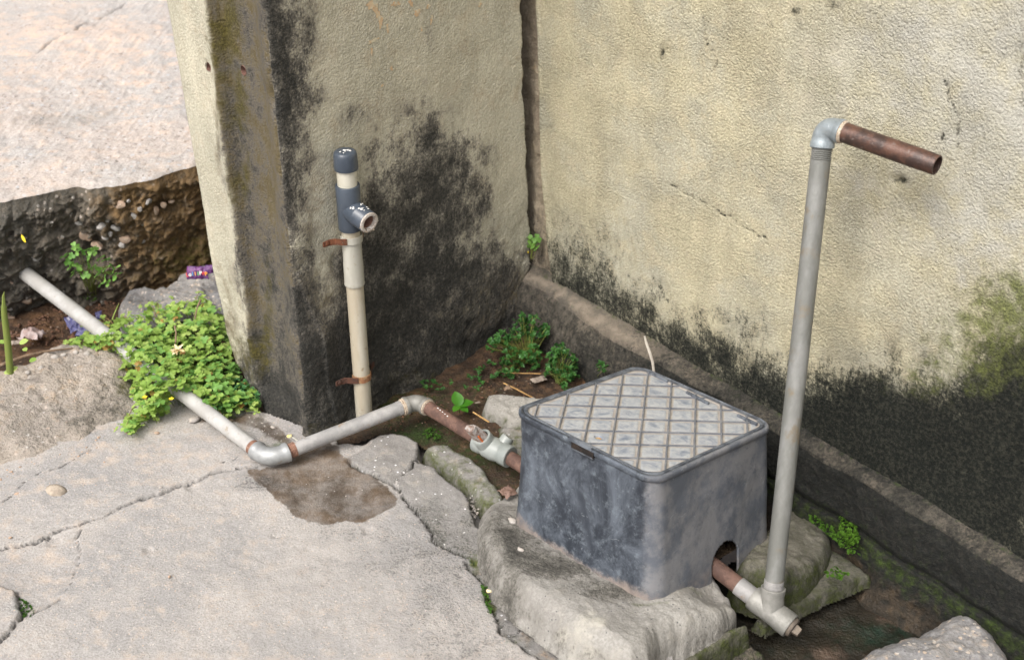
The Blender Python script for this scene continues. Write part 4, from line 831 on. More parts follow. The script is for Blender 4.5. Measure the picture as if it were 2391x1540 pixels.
def build_lid():
    ins=.0062; zt=-.0012
    CL=(1200,880,2.2647)
    I=lambda a,b: LF.hit(*K(*CL,[(a,b)])[0])
    O=I(1013,434); e1=(I(1320,442)-I(703,425))/4; e2=(I(985,655)-I(1028,297))/5
    print('rib basis',e1,e2,'lens',np.linalg.norm(e1),np.linalg.norm(e2),'dot',e1@e2/np.linalg.norm(e1)/np.linalg.norm(e2))
    Mi=np.linalg.inv(np.array([e1,e2]).T)
    q=rrect(LY,LX,.026,14,ins)
    st=.0013; xs=np.arange(0,LY+st,st); ys=np.arange(0,LX+st,st); X,Y=np.meshgrid(xs,ys,indexing='ij'); p=np.c_[X.ravel(),Y.ravel()]
    poly=q[::6]; d=sdist(p,poly); c=(Mi@(p-O).T).T; fr=np.abs(c-np.round(c)); dm=fr.min(1)*.03   # metres from nearest rib line
    cellr=np.minimum(fr[:,0],fr[:,1]); pan=sst(.10,.17,cellr)*sst(.004,.012,d)
    h=zt-.0016+.0009*pan-.0004*0+.0003*fbm(p,40,2)
    bord=1-sst(.004,.006,d); h=h+.0016*bord
    sc=LF.hit(1398,1017); dd=np.linalg.norm(p-sc,axis=1); h-=.004*(1-sst(.0042,.0052,dd))
    ctr=np.linalg.norm(p-O,axis=1); h+=.0005*(np.abs(ctr-.009)<.0008)
    F=grid_faces(len(xs),len(ys)); keep=(d[F]>-.0004).all(1); ci=np.floor(c); rc_=_h(ci[:,0].astype(np.int64)+50,ci[:,1].astype(np.int64)+50,np.zeros(len(c),np.int64),5); S=np.c_[bord*.8+.5*(cellr<.05),pan*.85,sst(.06,.50,cellr)*(.16+.30*rc_)*sst(.003,.010,d),0*d]
    V=LF.pos(p[:,0],p[:,1],h); V2,F2,S2=compact(V,F[keep],S); lid=link('lid',mesh_np(V2,F2,True,S2,'lid'),M['lid'],box)
    # lid edge ring
    npz=len(q); rings=[(zt+.0010,ins+.0045),(zt+.0016,ins+.0030),(zt+.0016,ins+.0006),(zt+.0006,ins-.0002),(-.008,ins-.0002)]
    V=np.concatenate([LF.pos(*(lambda w:(w[:,0],w[:,1]))(rrect(LY,LX,.026,14,i_)),h_) for h_,i_ in rings]); F=[(a*npz+(k+1)%npz,a*npz+k,(a+1)*npz+k,(a+1)*npz+(k+1)%npz) for a in range(4) for k in range(npz)]
    pydata('lid_edge',V,F,M['boxrim'],lid,True)
    # ribs: clip lines to the inset rectangle
    a0,b0,a1,b1=ins+.004,ins+.004,LY-ins-.004,LX-ins-.004
    def clip(o,dv):
        t0,t1=-9,9
        for o_,d_,lo,hi in ((o[0],dv[0],a0,a1),(o[1],dv[1],b0,b1)):
            ta,tb=sorted(((lo-o_)/d_,(hi-o_)/d_)); t0=max(t0,ta); t1=min(t1,tb)
        return (o+dv*t0,o+dv*t1) if t1-t0>.25 else None
    for k in range(-9,10):
        for fam,(b_,dv) in enumerate(((O+e1*k,e2),(O+e2*k,e1))):
            r=clip(b_,dv)
            if r is None: continue
            A_,B_=r; L=np.linalg.norm(B_-A_)
            if L<.02: continue
            u=(B_-A_)/L; w=np.array([-u[1],u[0]])*(.0012 if fam==0 else .0006); tp=.6; z0,z1=zt-.0015,zt+(.0012 if fam==0 else .0007)
            pts=[];
            for e in (A_,B_):
                for sg,zz,kk in ((-1,z0,1),(-1,z1,tp),(1,z1,tp),(1,z0,1)): pts.append((e+w*sg*kk,zz))
            V=[LF.pos(np.array([q_[0]]),np.array([q_[1]]),z_)[0] for q_,z_ in pts]
            pydata('rib',V,[(0,1,5,4),(1,2,6,5),(2,3,7,6),(0,3,2,1),(4,5,6,7)],M['rib'],lid)
    # orange plug in the finger hole
    w=LF.pos(np.array([sc[0]]),np.array([sc[1]]),zt-.0045)[0]
    lathe('hole_plug',w,BN,[(0,.0047),(.0012,.0046),(.0016,.004),(.0014,.0001)],M['plug'],lid,24)
    # hinge tabs along the back edge and latch at the front-left rim
    for (ua,va),(ub,vb) in (((1512,866),(1560,889)),((1603,914),(1655,941)),((1722,968),(1768,990))):
        A_,B_=LF.hit(ua,va),LF.hit(ub,vb); bar('hinge_tab',A_,B_,.0036,-.004,.0016,M['boxrim'])
    A_,B_=LF.hit(1335,1020),LF.hit(1388,1046)
    
    bar('latch_tab',np.array([.0015,A_[1]]),np.array([.0015,B_[1]]),.0030,-.003,.0022,M['boxrim'])
    s0,s1=FLhit(1335,1036)[0],FLhit(1386,1060)[0]
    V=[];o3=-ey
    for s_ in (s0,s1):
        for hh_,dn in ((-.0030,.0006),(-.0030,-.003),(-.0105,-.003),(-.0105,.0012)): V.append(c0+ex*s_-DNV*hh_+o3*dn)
    pydata('latch_slot_shade',V,[(0,1,5,4),(1,2,6,5),(2,3,7,6),(3,0,4,7),(0,3,2,1),(4,5,6,7)],M['black'],box)  # solid black bar, the slot's shade put into its colour
    V=[]
    for s_ in (s0-.001,s1+.001):
        for hh_,dn in ((-.0100,.0026),(-.0100,-.001),(-.0122,-.001),(-.0122,.0014)): V.append(c0+ex*s_-DNV*hh_+o3*dn)
    pydata('latch_lip',V,[(0,1,5,4),(1,2,6,5),(2,3,7,6),(3,0,4,7),(0,3,2,1),(4,5,6,7)],M['boxrim'],box)
def bar(name,A_,B_,w,z0,z1,mat):
    u=(B_-A_)/np.linalg.norm(B_-A_); n=np.array([-u[1],u[0]])*w/2; V=[]
    for e in (A_,B_):
        for q_,z_ in ((e-n,z0),(e-n,z1),(e+n,z1),(e+n,z0)): V.append(LF.pos(np.array([q_[0]]),np.array([q_[1]]),z_)[0])
    o=pydata(name,V,[(0,1,5,4),(1,2,6,5),(2,3,7,6),(3,0,4,7),(0,3,2,1),(4,5,6,7)],mat,box); b=o.modifiers.new('b','BEVEL'); b.width=.0006; b.segments=2; return o
M['plug']=simple('orange_dirt_plug',(.50,.26,.09),(.42,.33,.19),(.25,.16,.1),sc=120,rough=.8,sc3=200)
build_lid()
M['plugmetal']=simple('worn_plug_metal',(.17,.14,.11),(.12,.10,.085),(.26,.23,.19),sc=80,rough=.6,metal=.2)
M['rustorange2']=simple('dark_rust_ear',(.10,.045,.03),(.06,.035,.028),None,sc=140,rough=.85,bump=.001)
M['rustband']=simple('rust_band',(.26,.12,.06),(.36,.24,.13),(.14,.07,.045),sc=170,rough=.85,bump=.001,sc3=250)

# ------------------------------------------------------------------ galvanised supply pipe
RP=.0108
def V3(u,v,z): return P(u,v,z)
pipe=empty('water_pipe',tuple(P(630,1075,0)),'bent galvanised and rusty pipe with grey valve, running from terrace to meter box','pipe')
E1=V3(627,1072,.0165+.006); pS=V3(62,640,.040); E2=V3(975,936,.042)
def lerp(a,b,t): return a+(b-a)*t
d0=(E1-pS)/np.linalg.norm(E1-pS); d1=(E2-E1)/np.linalg.norm(E2-E1)
VB=V3(1205,1078,.040); d2=(VB-E2)/np.linalg.norm(VB-E2)
tube('long_pipe',[pS-d0*.03,lerp(pS,E1,.3),lerp(pS,E1,.6),E1-d0*.040],[.0132,.0125,.0116,RP],M['pipelight'],pipe)
threads('pipe_thread',E1-d0*.0415,E1-d0*.0305,RP,5,M['rustthread'],pipe)
elbow('elbow',E1-d0*.031,E1,E1+d1*.031,RP,.0134,M['galvlight'],pipe)
threads('pipe_thread',E1+d1*.0305,E1+d1*.0425,RP,6,M['rustthread'],pipe)
tube('cross_pipe',[E1+d1*.042,lerp(E1,E2,.5),E2-d1*.030],RP*.98,M['pipeold'],pipe)
threads('pipe_thread',E2-d1*.034,E2-d1*.025,RP*1.0,4,M['pipeold'],pipe)
lathe('sealing_tape',E2-d1*.027,d1,[(0,.0112),(.001,.0128),(.003,.0123),(.004,.0131),(.0055,.0126)],M['fibre'],pipe)
elbow('elbow',E2-d1*.022,E2+d2*.0,E2+d2*.022,RP,.0126,M['cast'],pipe,.010)
lathe('sealing_tape',E2+d2*.021,d2,[(0,.0130),(.0015,.0126),(.003,.0130),(.004,.0112)],M['fibre'],pipe)
tube('rusty_pipe',[E2+d2*.022,V3(1190,1068,.040),VB+d2*.03],RP*.97,M['rust'],pipe)
smear=V3(1050,968,.055)
for k in range(5):
    a=E2+d2*(.045+.004*k)+np.array([0,0,RP*.93])+np.array([.001*k,-.002*k,-.0002*k]); tube('paint_splash',[a,a+np.array([.004,-.004,-.0013])],.0011,M['paint'],pipe,8)
# valve
va=V3(1113,1028,.041); vb=V3(1192,1067,.041); dv=(vb-va)/np.linalg.norm(vb-va); Lv=np.linalg.norm(vb-va)
valve=empty('valve',tuple(va),None); valve.parent=pipe; valve.matrix_parent_inverse=world_of(pipe).inverted(); valve['label']='grey white plastic stop valve with a broken stem'
lathe('valve_body',va,dv,[(0,.0106),(0,.0150),(.0012,.0160),(.010,.0160),(.015,.0145),(.020,.0165),(Lv*.55,.0172),(Lv*.68,.0152),(Lv*.74,.0150),(Lv*.76,.0160),(Lv-.001,.0162),(Lv,.0152),(Lv,.0106)],M['valve'],valve,40)
sd=np.array([-.42,-.18,.88]); sd/=np.linalg.norm(sd); sb=va+dv*(Lv*.36)
lathe('stem_collar',sb,sd,[(0,.0145),(.019,.0142),(.022,.0140),(.0235,.0134),(.0235,.0098),(.020,.0098)],M['valve'],valve,32,False)
lathe('side_boss',va+dv*(Lv*.60)+np.array([.004,.004,0]),(.55,.35,.65),[(0,.010),(.019,.0098),(.0215,.0085),(.022,.0001)],M['valve'],valve,24)
def block(name,c,d,a,b,l0,l1,mat,parent,jit=.0,tw=0.,seed=1):
    u,v,w=orient(d); ca,sa=math.cos(tw),math.sin(tw); u,v=u*ca+v*sa,v*ca-u*sa; r=random.Random(seed); V=[]; n=5
    for k,l in enumerate(np.linspace(l0,l1,4)):
        for x,y in ((-1,-1),(0,-1.05),(1,-1),(1.05,0),(1,1),(0,1.05),(-1,1),(-1.05,0)):
            j=jit*(k==3); V.append(c+u*(a*x*(1-.06*k)+r.uniform(-j,j))+v*(b*y*(1-.05*k)+r.uniform(-j,j))+w*(l+r.uniform(-j,j)*1.6))
    F=[(i*8+k,i*8+(k+1)%8,(i+1)*8+(k+1)%8,(i+1)*8+k) for i in range(3) for k in range(8)]+[tuple(range(8))[::-1],tuple(range(24,32))]
    o=pydata(name,V,F,mat,parent); b_=o.modifiers.new('b','BEVEL'); b_.width=.0008; b_.segments=2; return o
stb=block('broken_stem',sb,sd+np.array([-.12,0,0]),.0098,.0080,.012,.047,M['stub'],valve,.0022,.5,3)
u_,v_,w_=orient(sd); oc=sb+sd*.022+np.array([-.0015,-.0085,.0]); block('orange_stem_face',oc,sd,.0042,.0014,-.003,.011,M['stuborange'],valve,.0006,.5,5)

# ------------------------------------------------------------------ standpipe on the right
RP=.0120
def onface(u,v):
    q=RFhit(u,v); return c0+ey*q[0]+DNV*q[1]
TB=V3(1800,1425,-.012); h0=onface(1665,1322); dT=TB-h0; dT[2]=(TB[2]-h0[2]); dT/=np.linalg.norm(dT)
print('standpipe',TB,h0)
stand=empty('standpipe',tuple(TB),'upright galvanised standpipe with a rusty outlet arm, in front of the rendered wall','pipe')
tube('rusty_pipe',[h0-dT*.09,h0,TB-dT*.050],RP*.95,M['rust'],stand,28)
tube('pipe_coupling',[TB-dT*.052,TB-dT*.028],RP*1.03,M['pipeold'],stand)
lt=.028
lathe('tee',TB-dT*.029,dT,[(0,.0118),(0,.0150),(.002,.0163),(.010,.0166),(.020,.0160),(.036,.0158),(.044,.0164),(.0585,.0168),(.060,.0160),(.060,.0135),(.054,.0135)],M['cast'],stand,40,False)

# follow the photograph's slight lean: aim the riser at the elbow seen at the top
tp=EYE+ray(1925,293)*1.50; up=(tp-TB)/np.linalg.norm(tp-TB); Lr=np.linalg.norm(tp-TB)
tee_neck=lathe('tee_neck',TB+up*.004,up,[(0,.0165),(.012,.0150),(.018,.0148),(.024,.0156),(.0275,.0158),(.0282,.0150),(.0282,.0128),(.022,.0128)],M['cast'],stand,40,False)
lathe('thread_seal',TB+up*.0265,up,[(0,.0132),(.001,.0146),(.003,.0142),(.0045,.0128)],M['plinth'],stand)
threads('pipe_thread',TB+up*.030,TB+up*.043,RP*1.0,6,M['pipeold'],stand)
tube('riser_pipe',[TB+up*.042,TB+up*(Lr*.3),TB+up*(Lr*.6),TB+up*(Lr-.0395)],RP*.99,M['galv'],stand)
threads('pipe_thread',TB+up*(Lr-.040),TB+up*(Lr-.026),RP*1.0,6,M['galv'],stand)
ET=TB+up*Lr; endp=EYE+ray(2189,386)*1.42; dO=(endp-ET)/np.linalg.norm(endp-ET); Lo=np.linalg.norm(endp-ET); print('outlet',ET,endp,Lo)
elbow('elbow',ET-up*.026,ET,ET+dO*.024,RP,.0130,M['castblue'],stand,.010)
lathe('sealing_tape',ET+dO*.023,dO,[(0,.0130),(.001,.0138),(.003,.0137),(.0045,.0126)],M['fibre'],stand)
lathe('outlet_pipe',ET+dO*.027,dO,[(0,.0118),(Lo-.060,.0120),(Lo-.045,.0120),(Lo-.044,.0117),(Lo-.028,.0117),(Lo-.0272,.0112),(Lo-.0272,.0098),(Lo-.030,.0096),(Lo-.10,.0096)],M['rustdark'],stand,40,False)
# plug in the tee end
pe=TB+dT*.031
lathe('tee_plug',pe-dT*.010,dT,[(0,.0134),(.013,.0130),(.0145,.0122),(.015,.0118),(.015,.0001)],M['plugmetal'],stand,32)
def sq(name,c,d,h,l,mat,parent,tw=.4):
    o=block(name,c,d,h,h,0,l,mat,parent,0,tw); return o
sq('plug_square',pe+dT*.005,dT,.0062,.009,M['plugmetal'],stand,.55)

# ------------------------------------------------------------------ plastic pipe on the pier
pf=Frame(B0+FF.n*.022,FD,(0,0,1)); bb=pf.hit(850,960); DX=pf.pos(np.array([bb[0]]),np.array([0.]))[0]
def zz(u,v): return above(DX[:2],u,v)
def at(z): return np.array([DX[0],DX[1],z])
vp=empty('drain_pipe',tuple(at(0)),'capped plastic pipe with a side outlet strapped to the mouldy pier','pipe')
ztop=zz(800,352); zc1=zz(803,394); zt0=zz(806,431); zt1=zz(817,533); zs0=zz(825,566); zs1=zz(832,662); zb=-.02
print('drain z',ztop,zc1,zt0,zt1,zs0,zs1)
UP=(0,0,1)
lathe('lower_pipe',at(zb),UP,[(0,.0128),(zs1-zb+.004,.0126)],M['pvcold'],vp)
lathe('sleeve',at(zs1),UP,[(0,.0132),(0,.0146),(.001,.0149),(.004,.0145),((zs0-zs1)*.5,.0144),((zs0-zs1)*.56,.0139),(zs0-zs1,.0138),(zs0-zs1+.012,.0138)],M['pvcgrey'],vp)
lathe('neck_pipe',at(zs0),UP,[(0,.0128),(zt1-zs0+.004,.0128)],M['pvcold'],vp)
lathe('tee',at(zt1),UP,[(0,.0140),(0,.0166),(.001,.0170),((zt0-zt1)*.5,.0168),(zt0-zt1-.001,.0172),(zt0-zt1,.0166),(zt0-zt1,.0142)],M['pvcdark'],vp,40)
lathe('top_pipe',at(zt0-.01),UP,[(0,.0138),(zc1-zt0+.014,.0138)],M['pvcwhite'],vp)
hC=ztop-zc1
cap=lathe('cap',at(zc1),UP,[(0,.0140),(0,.0166),(.002,.0170),(hC*.75,.0163),(hC*.90,.0155),(hC*.97,.0138),(hC,.0110),(hC+.0006,.0001)],M['pvcdark'],vp,40)
for k in range(9):
    a=random.uniform(0,6.28); r=random.uniform(0,.0095); c=at(ztop+.0006)+np.array([r*math.cos(a),r*math.sin(a),0]); Vp,Fp=stone_vf(random.uniform(.0014,.0042),random.uniform(.001,.003),.0007,k+200,1); o=pydata('paint_splash',Vp,Fp,M['paint'],cap,True); o.location=c; o.rotation_euler[2]=a
bc=at(zz(812,487)); be=P(860,521,0); 
# branch points out from the pier towards the viewer's right
kz=bc[2]-.006; be=P(861,519,kz); db=(be-bc)/np.linalg.norm(be-bc); Lb=np.linalg.norm(be-bc); print('branch',db,Lb)
Lb=min(Lb,.075); br=lathe('tee_branch',bc,db,[(0,.0160),(.022,.0160),(.0225,.0166),(.0235,.0168),(Lb-.018,.0166),(Lb-.017,.0158),(Lb-.001,.0156),(Lb,.0148),(Lb,.0128)],M['pvcdark'],vp,40,False)
lathe('branch_liner',bc,db,[(Lb-.05,.0098),(Lb+.0005,.0100),(Lb+.0028,.0112),(Lb+.0030,.0128),(Lb+.0018,.0150),(Lb-.004,.0152)],M['limescale'],br,32,False)
lathe('branch_bore',bc,db,[(Lb-.055,.0001),(Lb-.055,.0097),(Lb-.012,.0097),(Lb-.003,.0099)],M['rustthread'],br,32,False)
for k in range(16):
    a=random.uniform(0,6.28) if k<9 else random.uniform(3.8,5.6); u1,v1,w1=orient(db); rr=.0125
    q=bc+db*(Lb+.001)+(u1*math.cos(a)+v1*math.sin(a))*rr; pts=[q]
    for s in range(4): q=q+np.array([random.uniform(-.0016,.0016),random.uniform(-.002,.001),random.uniform(-.0026,.0005)]); pts.append(q)
    tube('hemp_thread',pts,.00035,M['fibre'],br,5)
for k in range(14):
    u1,v1,w1=orient(db); a=random.uniform(-.9,.9)+math.pi/2; t=random.uniform(.015,Lb-.006)
    upv=np.array([0,0,1.])-db*db[2]; upv/=np.linalg.norm(upv); sdv=np.cross(db,upv); aa=random.uniform(-.7,.7)
    c=bc+db*t+(upv*math.cos(aa)+sdv*math.sin(aa))*.0166; Vp,Fp=stone_vf(random.uniform(.001,.0032),random.uniform(.001,.0022),.0006,k+300,1); o=pydata('paint_splash',Vp,Fp,M['paint'],br,True); o.location=c; o.rotation_euler=Vector(upv*math.cos(aa)+sdv*math.sin(aa)).to_track_quat('Z','Y').to_euler()
# pipe straps
def strap(zr,ut,vt,w,mat,label,band,rr=.0150):
    clamp=empty('strap',tuple(at(zr)),None); clamp.parent=vp; clamp.matrix_parent_inverse=world_of(vp).inverted(); clamp['label']=label
    a0=math.atan2(FF.n[1],FF.n[0]); V=[];n=30
    for k in range(n+1):
        a=a0-math.radians(112)+math.radians(224)*k/n; e=np.array([math.cos(a),math.sin(a),0])
        for r_,dz in ((rr,-w/2),(rr+.0012,-w/2),(rr+.0012,w/2),(rr,w/2)): V.append(at(zr)+e*r_+np.array([0,0,dz]))
    F=[(k*4+j,k*4+(j+1)%4,(k+1)*4+(j+1)%4,(k+1)*4+j) for k in range(n) for j in range(4)]
    o=pydata('band',V,F,band,clamp,False)
    # ear bent back to the wall on the left, and one on the right
    for sgn,ln,m in ((-1,.029,mat),(1,.022,mat)):
        st=at(zr)+FD*sgn*rr*.95; V=[]; pts=[(0,.008),(.006,.002),(.012,-.006),(.018,-.009),(ln,-.010)]
        for i,(s_,n_) in enumerate(pts):
            c=st+FD*sgn*s_+FF.n*n_; ww=w/2*(1 if i<4 else .8)
            for dn,dz in ((.0008,-ww),(-.0008,-ww),(-.0008,ww),(.0008,ww)): V.append(c+FF.n*dn+np.array([0,0,dz-sgn*0-.0*i]))
        F=[(k*4+j,k*4+(j+1)%4,(k+1)*4+(j+1)%4,(k+1)*4+j) for k in range(4) for j in range(4)]+[(0,3,2,1),(16,17,18,19)]
        ear=pydata('strap_ear',V,F,m,clamp,False); b=ear.modifiers.new('b','BEVEL'); b.width=.0006
        lathe('strap_screw',st+FD*sgn*(ln-.007)-FF.n*.010,FF.n,[(0,.0036),(.0022,.0034),(.0030,.0022),(.0031,.0001)],m,clamp,16)
strap(zz(822,553),775,545,.0100,M['rustorange'],'upper strap with orange rusty ears',M['pvcgrey'])
strap(zz(846,876),815,865,.0105,M['rustorange2'],'lower strap, rusty band','' or M['rustband'],.0134)
M['weed2']=leafmat('bluish_weed_leaf',(.07,.20,.06),(.14,.30,.09),.25)
M['yellowleaf']=leafmat('yellowed_leaf',(.42,.34,.06),(.34,.20,.06),.3)
M['runner']=simple('reddish_runner',(.25,.16,.08),(.18,.12,.06),None,sc=90,rough=.8)
M['creamyellow']=simple('cream_yellow_scrap',(.75,.60,.18),(.80,.72,.45),None,sc=120,rough=.5)
M['soilcrumb']=simple('soil_crumb',(.15,.08,.05),(.10,.055,.035),(.30,.24,.2),sc=60,rough=.95,bump=.002,sc3=40,lo3=.62,hi3=.66)

# ------------------------------------------------------------------ plants
def leaflet_outline(kind):
    if kind=='clover': return [(0,0),(.32,.18),(.50,.50),(.48,.78),(.28,.92),(.10,.90),(0,.78),(-.10,.90),(-.28,.92),(-.48,.78),(-.50,.50),(-.32,.18)]
    if kind=='oval': return [(0,0),(.22,.15),(.34,.45),(.28,.78),(0,1.05),(-.28,.78),(-.34,.45),(-.22,.15)]
    if kind=='broad': return [(0,0),(.20,.06),(.36,.22),(.43,.45),(.36,.70),(.17,.92),(0,1.04),(-.17,.92),(-.36,.70),(-.43,.45),(-.36,.22),(-.20,.06)]
def leaflet(kind,size,tilt,yaw,fold=.18,org=(0,0,0),wid=1.):
    o=leaflet_outline(kind); c,s_=math.cos(yaw),math.sin(yaw); V=[]
    mid=[(0,.0),(0,.40),(0,.75 if kind=='clover' else .95)]
    def tr(x,y):
        z=abs(x)*fold*2-.25*y*y*.5; y2=y*math.cos(tilt)-z*math.sin(tilt); z2=y*math.sin(tilt)+z*math.cos(tilt)
        return (org[0]+(x*wid*c-y2*s_)*size,org[1]+(x*wid*s_+y2*c)*size,org[2]+z2*size)
    V=[tr(*q) for q in o]+[tr(0,.45)]; n=len(o); return V,[(n,i,(i+1)%n) for i in range(n)]
def merge(L):
    V=[];F=[]
    for v,f in L:
        k=len(V); V+=list(v); F+=[tuple(i+k for i in q) for q in f]
    return V,F
def mk(name,L,mat,smooth=True):
    V,F=merge(L); me=bpy.data.meshes.new(name); me.from_pydata(V,[],F); me.update(); me.polygons.foreach_set('use_smooth',[smooth]*len(me.polygons)); me.materials.append(mat); return me
def trefoil(size,tilt,rs,fold=.16):
    r=random.Random(rs); return [leaflet('clover',size*r.uniform(.9,1.08),tilt+r.uniform(-.18,.18),a+r.uniform(-.15,.15),fold) for a in (0,2.094,4.189)]
clov=[mk('leaf',trefoil(.0076,t,i),M['clover']) for i,t in enumerate((.05,-.15,.25,-.3,.1))]
clovd=[mk('leaf',trefoil(.0082,t,i+9),M['clover2']) for i,t in enumerate((.1,-.2,.3))]
def rosette(size,n,rs,kind='oval'):
    r=random.Random(rs); L=[]
    for k in range(n): L.append(leaflet(kind,size*r.uniform(.7,1.1),r.uniform(.1,.7),k*2*math.pi/n+r.uniform(-.3,.3),.1))
    for k in range(3): L.append(leaflet(kind,size*.5,r.uniform(.6,1.1),k*2.1+r.uniform(-.3,.3),.1,(0,0,size*.15)))
    return L
rose=[mk('leaf_rosette',rosette(.0058,6,i),M['weed']) for i in range(5)]
def put(me,name,loc,rot,sc,parent=None,label=None):
    o=bpy.data.objects.new(name,me); SC.collection.objects.link(o); o.location=loc; o.rotation_euler=rot; o.scale=(sc,)*3
    if parent: o.parent=parent; o.matrix_parent_inverse=world_of(parent).inverted()
    return o
def xform(me,loc,rot,sc):
    m=Matrix.LocRotScale(Vector(loc),__import__('mathutils').Euler(rot),Vector((sc,)*3)); return [tuple(m@v.co) for v in me.vertices],[tuple(p.vertices) for p in me.polygons]
def polyrand(pts,n,r):
    pts=np.array(pts); lo,hi=pts.min(0),pts.max(0); out=[]
    while len(out)<n:
        q=np.array([r.uniform(lo[0],hi[0]),r.uniform(lo[1],hi[1])])
        if sdist(q[None],pts)[0]>0: out.append(q)
    return out
def stemtube(a,b,r,bend=.15,n=4,seg=3):
    a=np.array(a,float); b=np.array(b,float); pts=[a+(b-a)*t+np.array([0,0,1])*np.linalg.norm(b-a)*bend*math.sin(t*math.pi) for t in np.linspace(0,1,seg+1)]
    V,F=sweep_mesh(pts,r,n,False); return [tuple(v) for v in V],F
# ---- the big clover patch
cp=[(165,800),(200,775),(250,750),(300,742),(350,722),(400,712),(450,705),(470,690),(500,712),(520,745),(535,790),(548,825),(552,850),(560,880),(598,905),(603,935),(590,955),(545,950),(520,962),(470,955),(440,925),(400,930),(380,965),(330,985),(300,1008),(285,985),(320,955),(318,925),(300,890),(290,850),(275,825),(215,818),(175,812)]
mb=groundframe(0.0)
def clh(u,v):   # how high the patch stands above the ground at a place seen at (u,v)
    return None
soilm=mound('clover_mat',[(175,830),(260,780),(350,760),(430,745),(500,755),(540,820),(570,890),(590,925),(560,945),(500,950),(450,935),(400,940),(340,965),(300,985),(318,930),(296,880),(280,850)],.0,-.045,.062,.05,M['soil'],lambda p,d,h,fr: np.c_[np.full(len(p),.35),np.full(len(p),.55),np.full(len(p),.2),np.full(len(p),.2)],step=.0035,rough=.006)
tag(soilm,'mossy earth the clover patch grows from',kind='structure'); soilm.name='mossy_earth'
patch=empty('clover_patch',tuple(P(430,850,0)),'bright green clover patch spilling over the ground at the pier foot','clover')
r=random.Random(11)
def patch_z(u,v):
    e=sdist(np.array([[u,v]]),np.array(cp))[0]; 
    dpl=abs((v-640)-.805*(u-62))/1.28; return .012+.024*min(e/50.,1.)+.026*math.exp(-(dpl/45)**2)*min(e/25.,1.)
big=polyrand(cp,1350,r); rest=[];stems=[]; small=[]
for i,(u,v) in enumerate(big):
    z=patch_z(u,v)+r.uniform(-.014,.012); q=P(u,v,z)
    rot=(r.uniform(-.55,.35)+.25,r.uniform(-.45,.45),r.uniform(0,6.28)); sc=r.uniform(.65,1.18)
    cool=(u>500 and v>840)
    me=(clovd if (cool and r.random()<.6) or r.random()<.14 else clov)[r.randrange(3)]
    if i<300: o=put(me,'leaf',q,rot,sc,patch)
    else: (rest if me in clov else small).append(xform(me,q,rot,sc))
    stems.append(stemtube(q+np.array([r.uniform(-.008,.008),r.uniform(0,.012),-.022]),q,.00045,.1,3,2))
o=link('foliage',mk('foliage',rest,M['clover']),None,patch); tag(o,kind='stuff'); o=link('foliage',mk('foliage',small,M['clover2']),None,patch); tag(o,kind='stuff')
o=link('stems',mk('stems',stems,M['greenstem']),None,patch); tag(o,kind='stuff')
# straggling shoots round the rim, yellowed leaves and bare runners
yel=[]; rim=[]; run=[]
cpa=np.array(cp,float); cen=cpa.mean(0)
for k in range(110):
    i=r.randrange(len(cp)); a_,b_=cpa[i],cpa[(i+1)%len(cp)]; q2=a_+(b_-a_)*r.random(); out=(q2-cen)/np.linalg.norm(q2-cen); q2=q2+out*r.uniform(0,20)
    if q2[1]<720 and q2[0]>480: continue
    if q2[0]>540 and q2[1]<890: continue
    p=P(q2[0],q2[1],r.uniform(.006,.022)); rim.append(xform((clov+clovd)[r.randrange(8)],p,(r.uniform(-.4,.7),r.uniform(-.5,.5),r.uniform(0,6.28)),r.uniform(.45,.95)))
    if k%3==0: run.append(stemtube(p-np.array([0,0,.001]),P(*(q2-out*r.uniform(15,40)),.01),.0006,.15,4,4))
for u,v in polyrand(cp,60,r): yel.append(xform(clov[r.randrange(5)],P(u,v,patch_z(u,v)+r.uniform(-.006,.010)),(r.uniform(-.7,.9),r.uniform(-.7,.7),r.uniform(0,6.28)),r.uniform(.4,.9)))
o=link('foliage',mk('foliage',rim,M['clover']),None,patch); tag(o,kind='stuff')
o=link('yellowed_leaves',mk('yellowed_leaves',yel,M['yellowleaf']),None,patch); tag(o,kind='stuff')
o=link('runners',mk('runners',run,M['runner']),None,patch); tag(o,kind='stuff')
# bluish small leaved weed along the lower right rim of the patch
weedrim=empty('creeping_weed',tuple(P(560,930,0)),'small bluish green weed at the lower right rim of the clover','weed'); L=[]
for u,v in polyrand([(450,925),(480,890),(520,905),(560,880),(600,905),(605,935),(585,955),(545,940),(500,960)],190,r):
    L.append(xform(rose[r.randrange(5)],P(u,v,.012+r.uniform(0,.018)),(r.uniform(-.5,.6),r.uniform(-.5,.5),r.uniform(0,6)),r.uniform(.6,1.)))
link('foliage',mk('foliage',L,M['weed2']),None,weedrim)
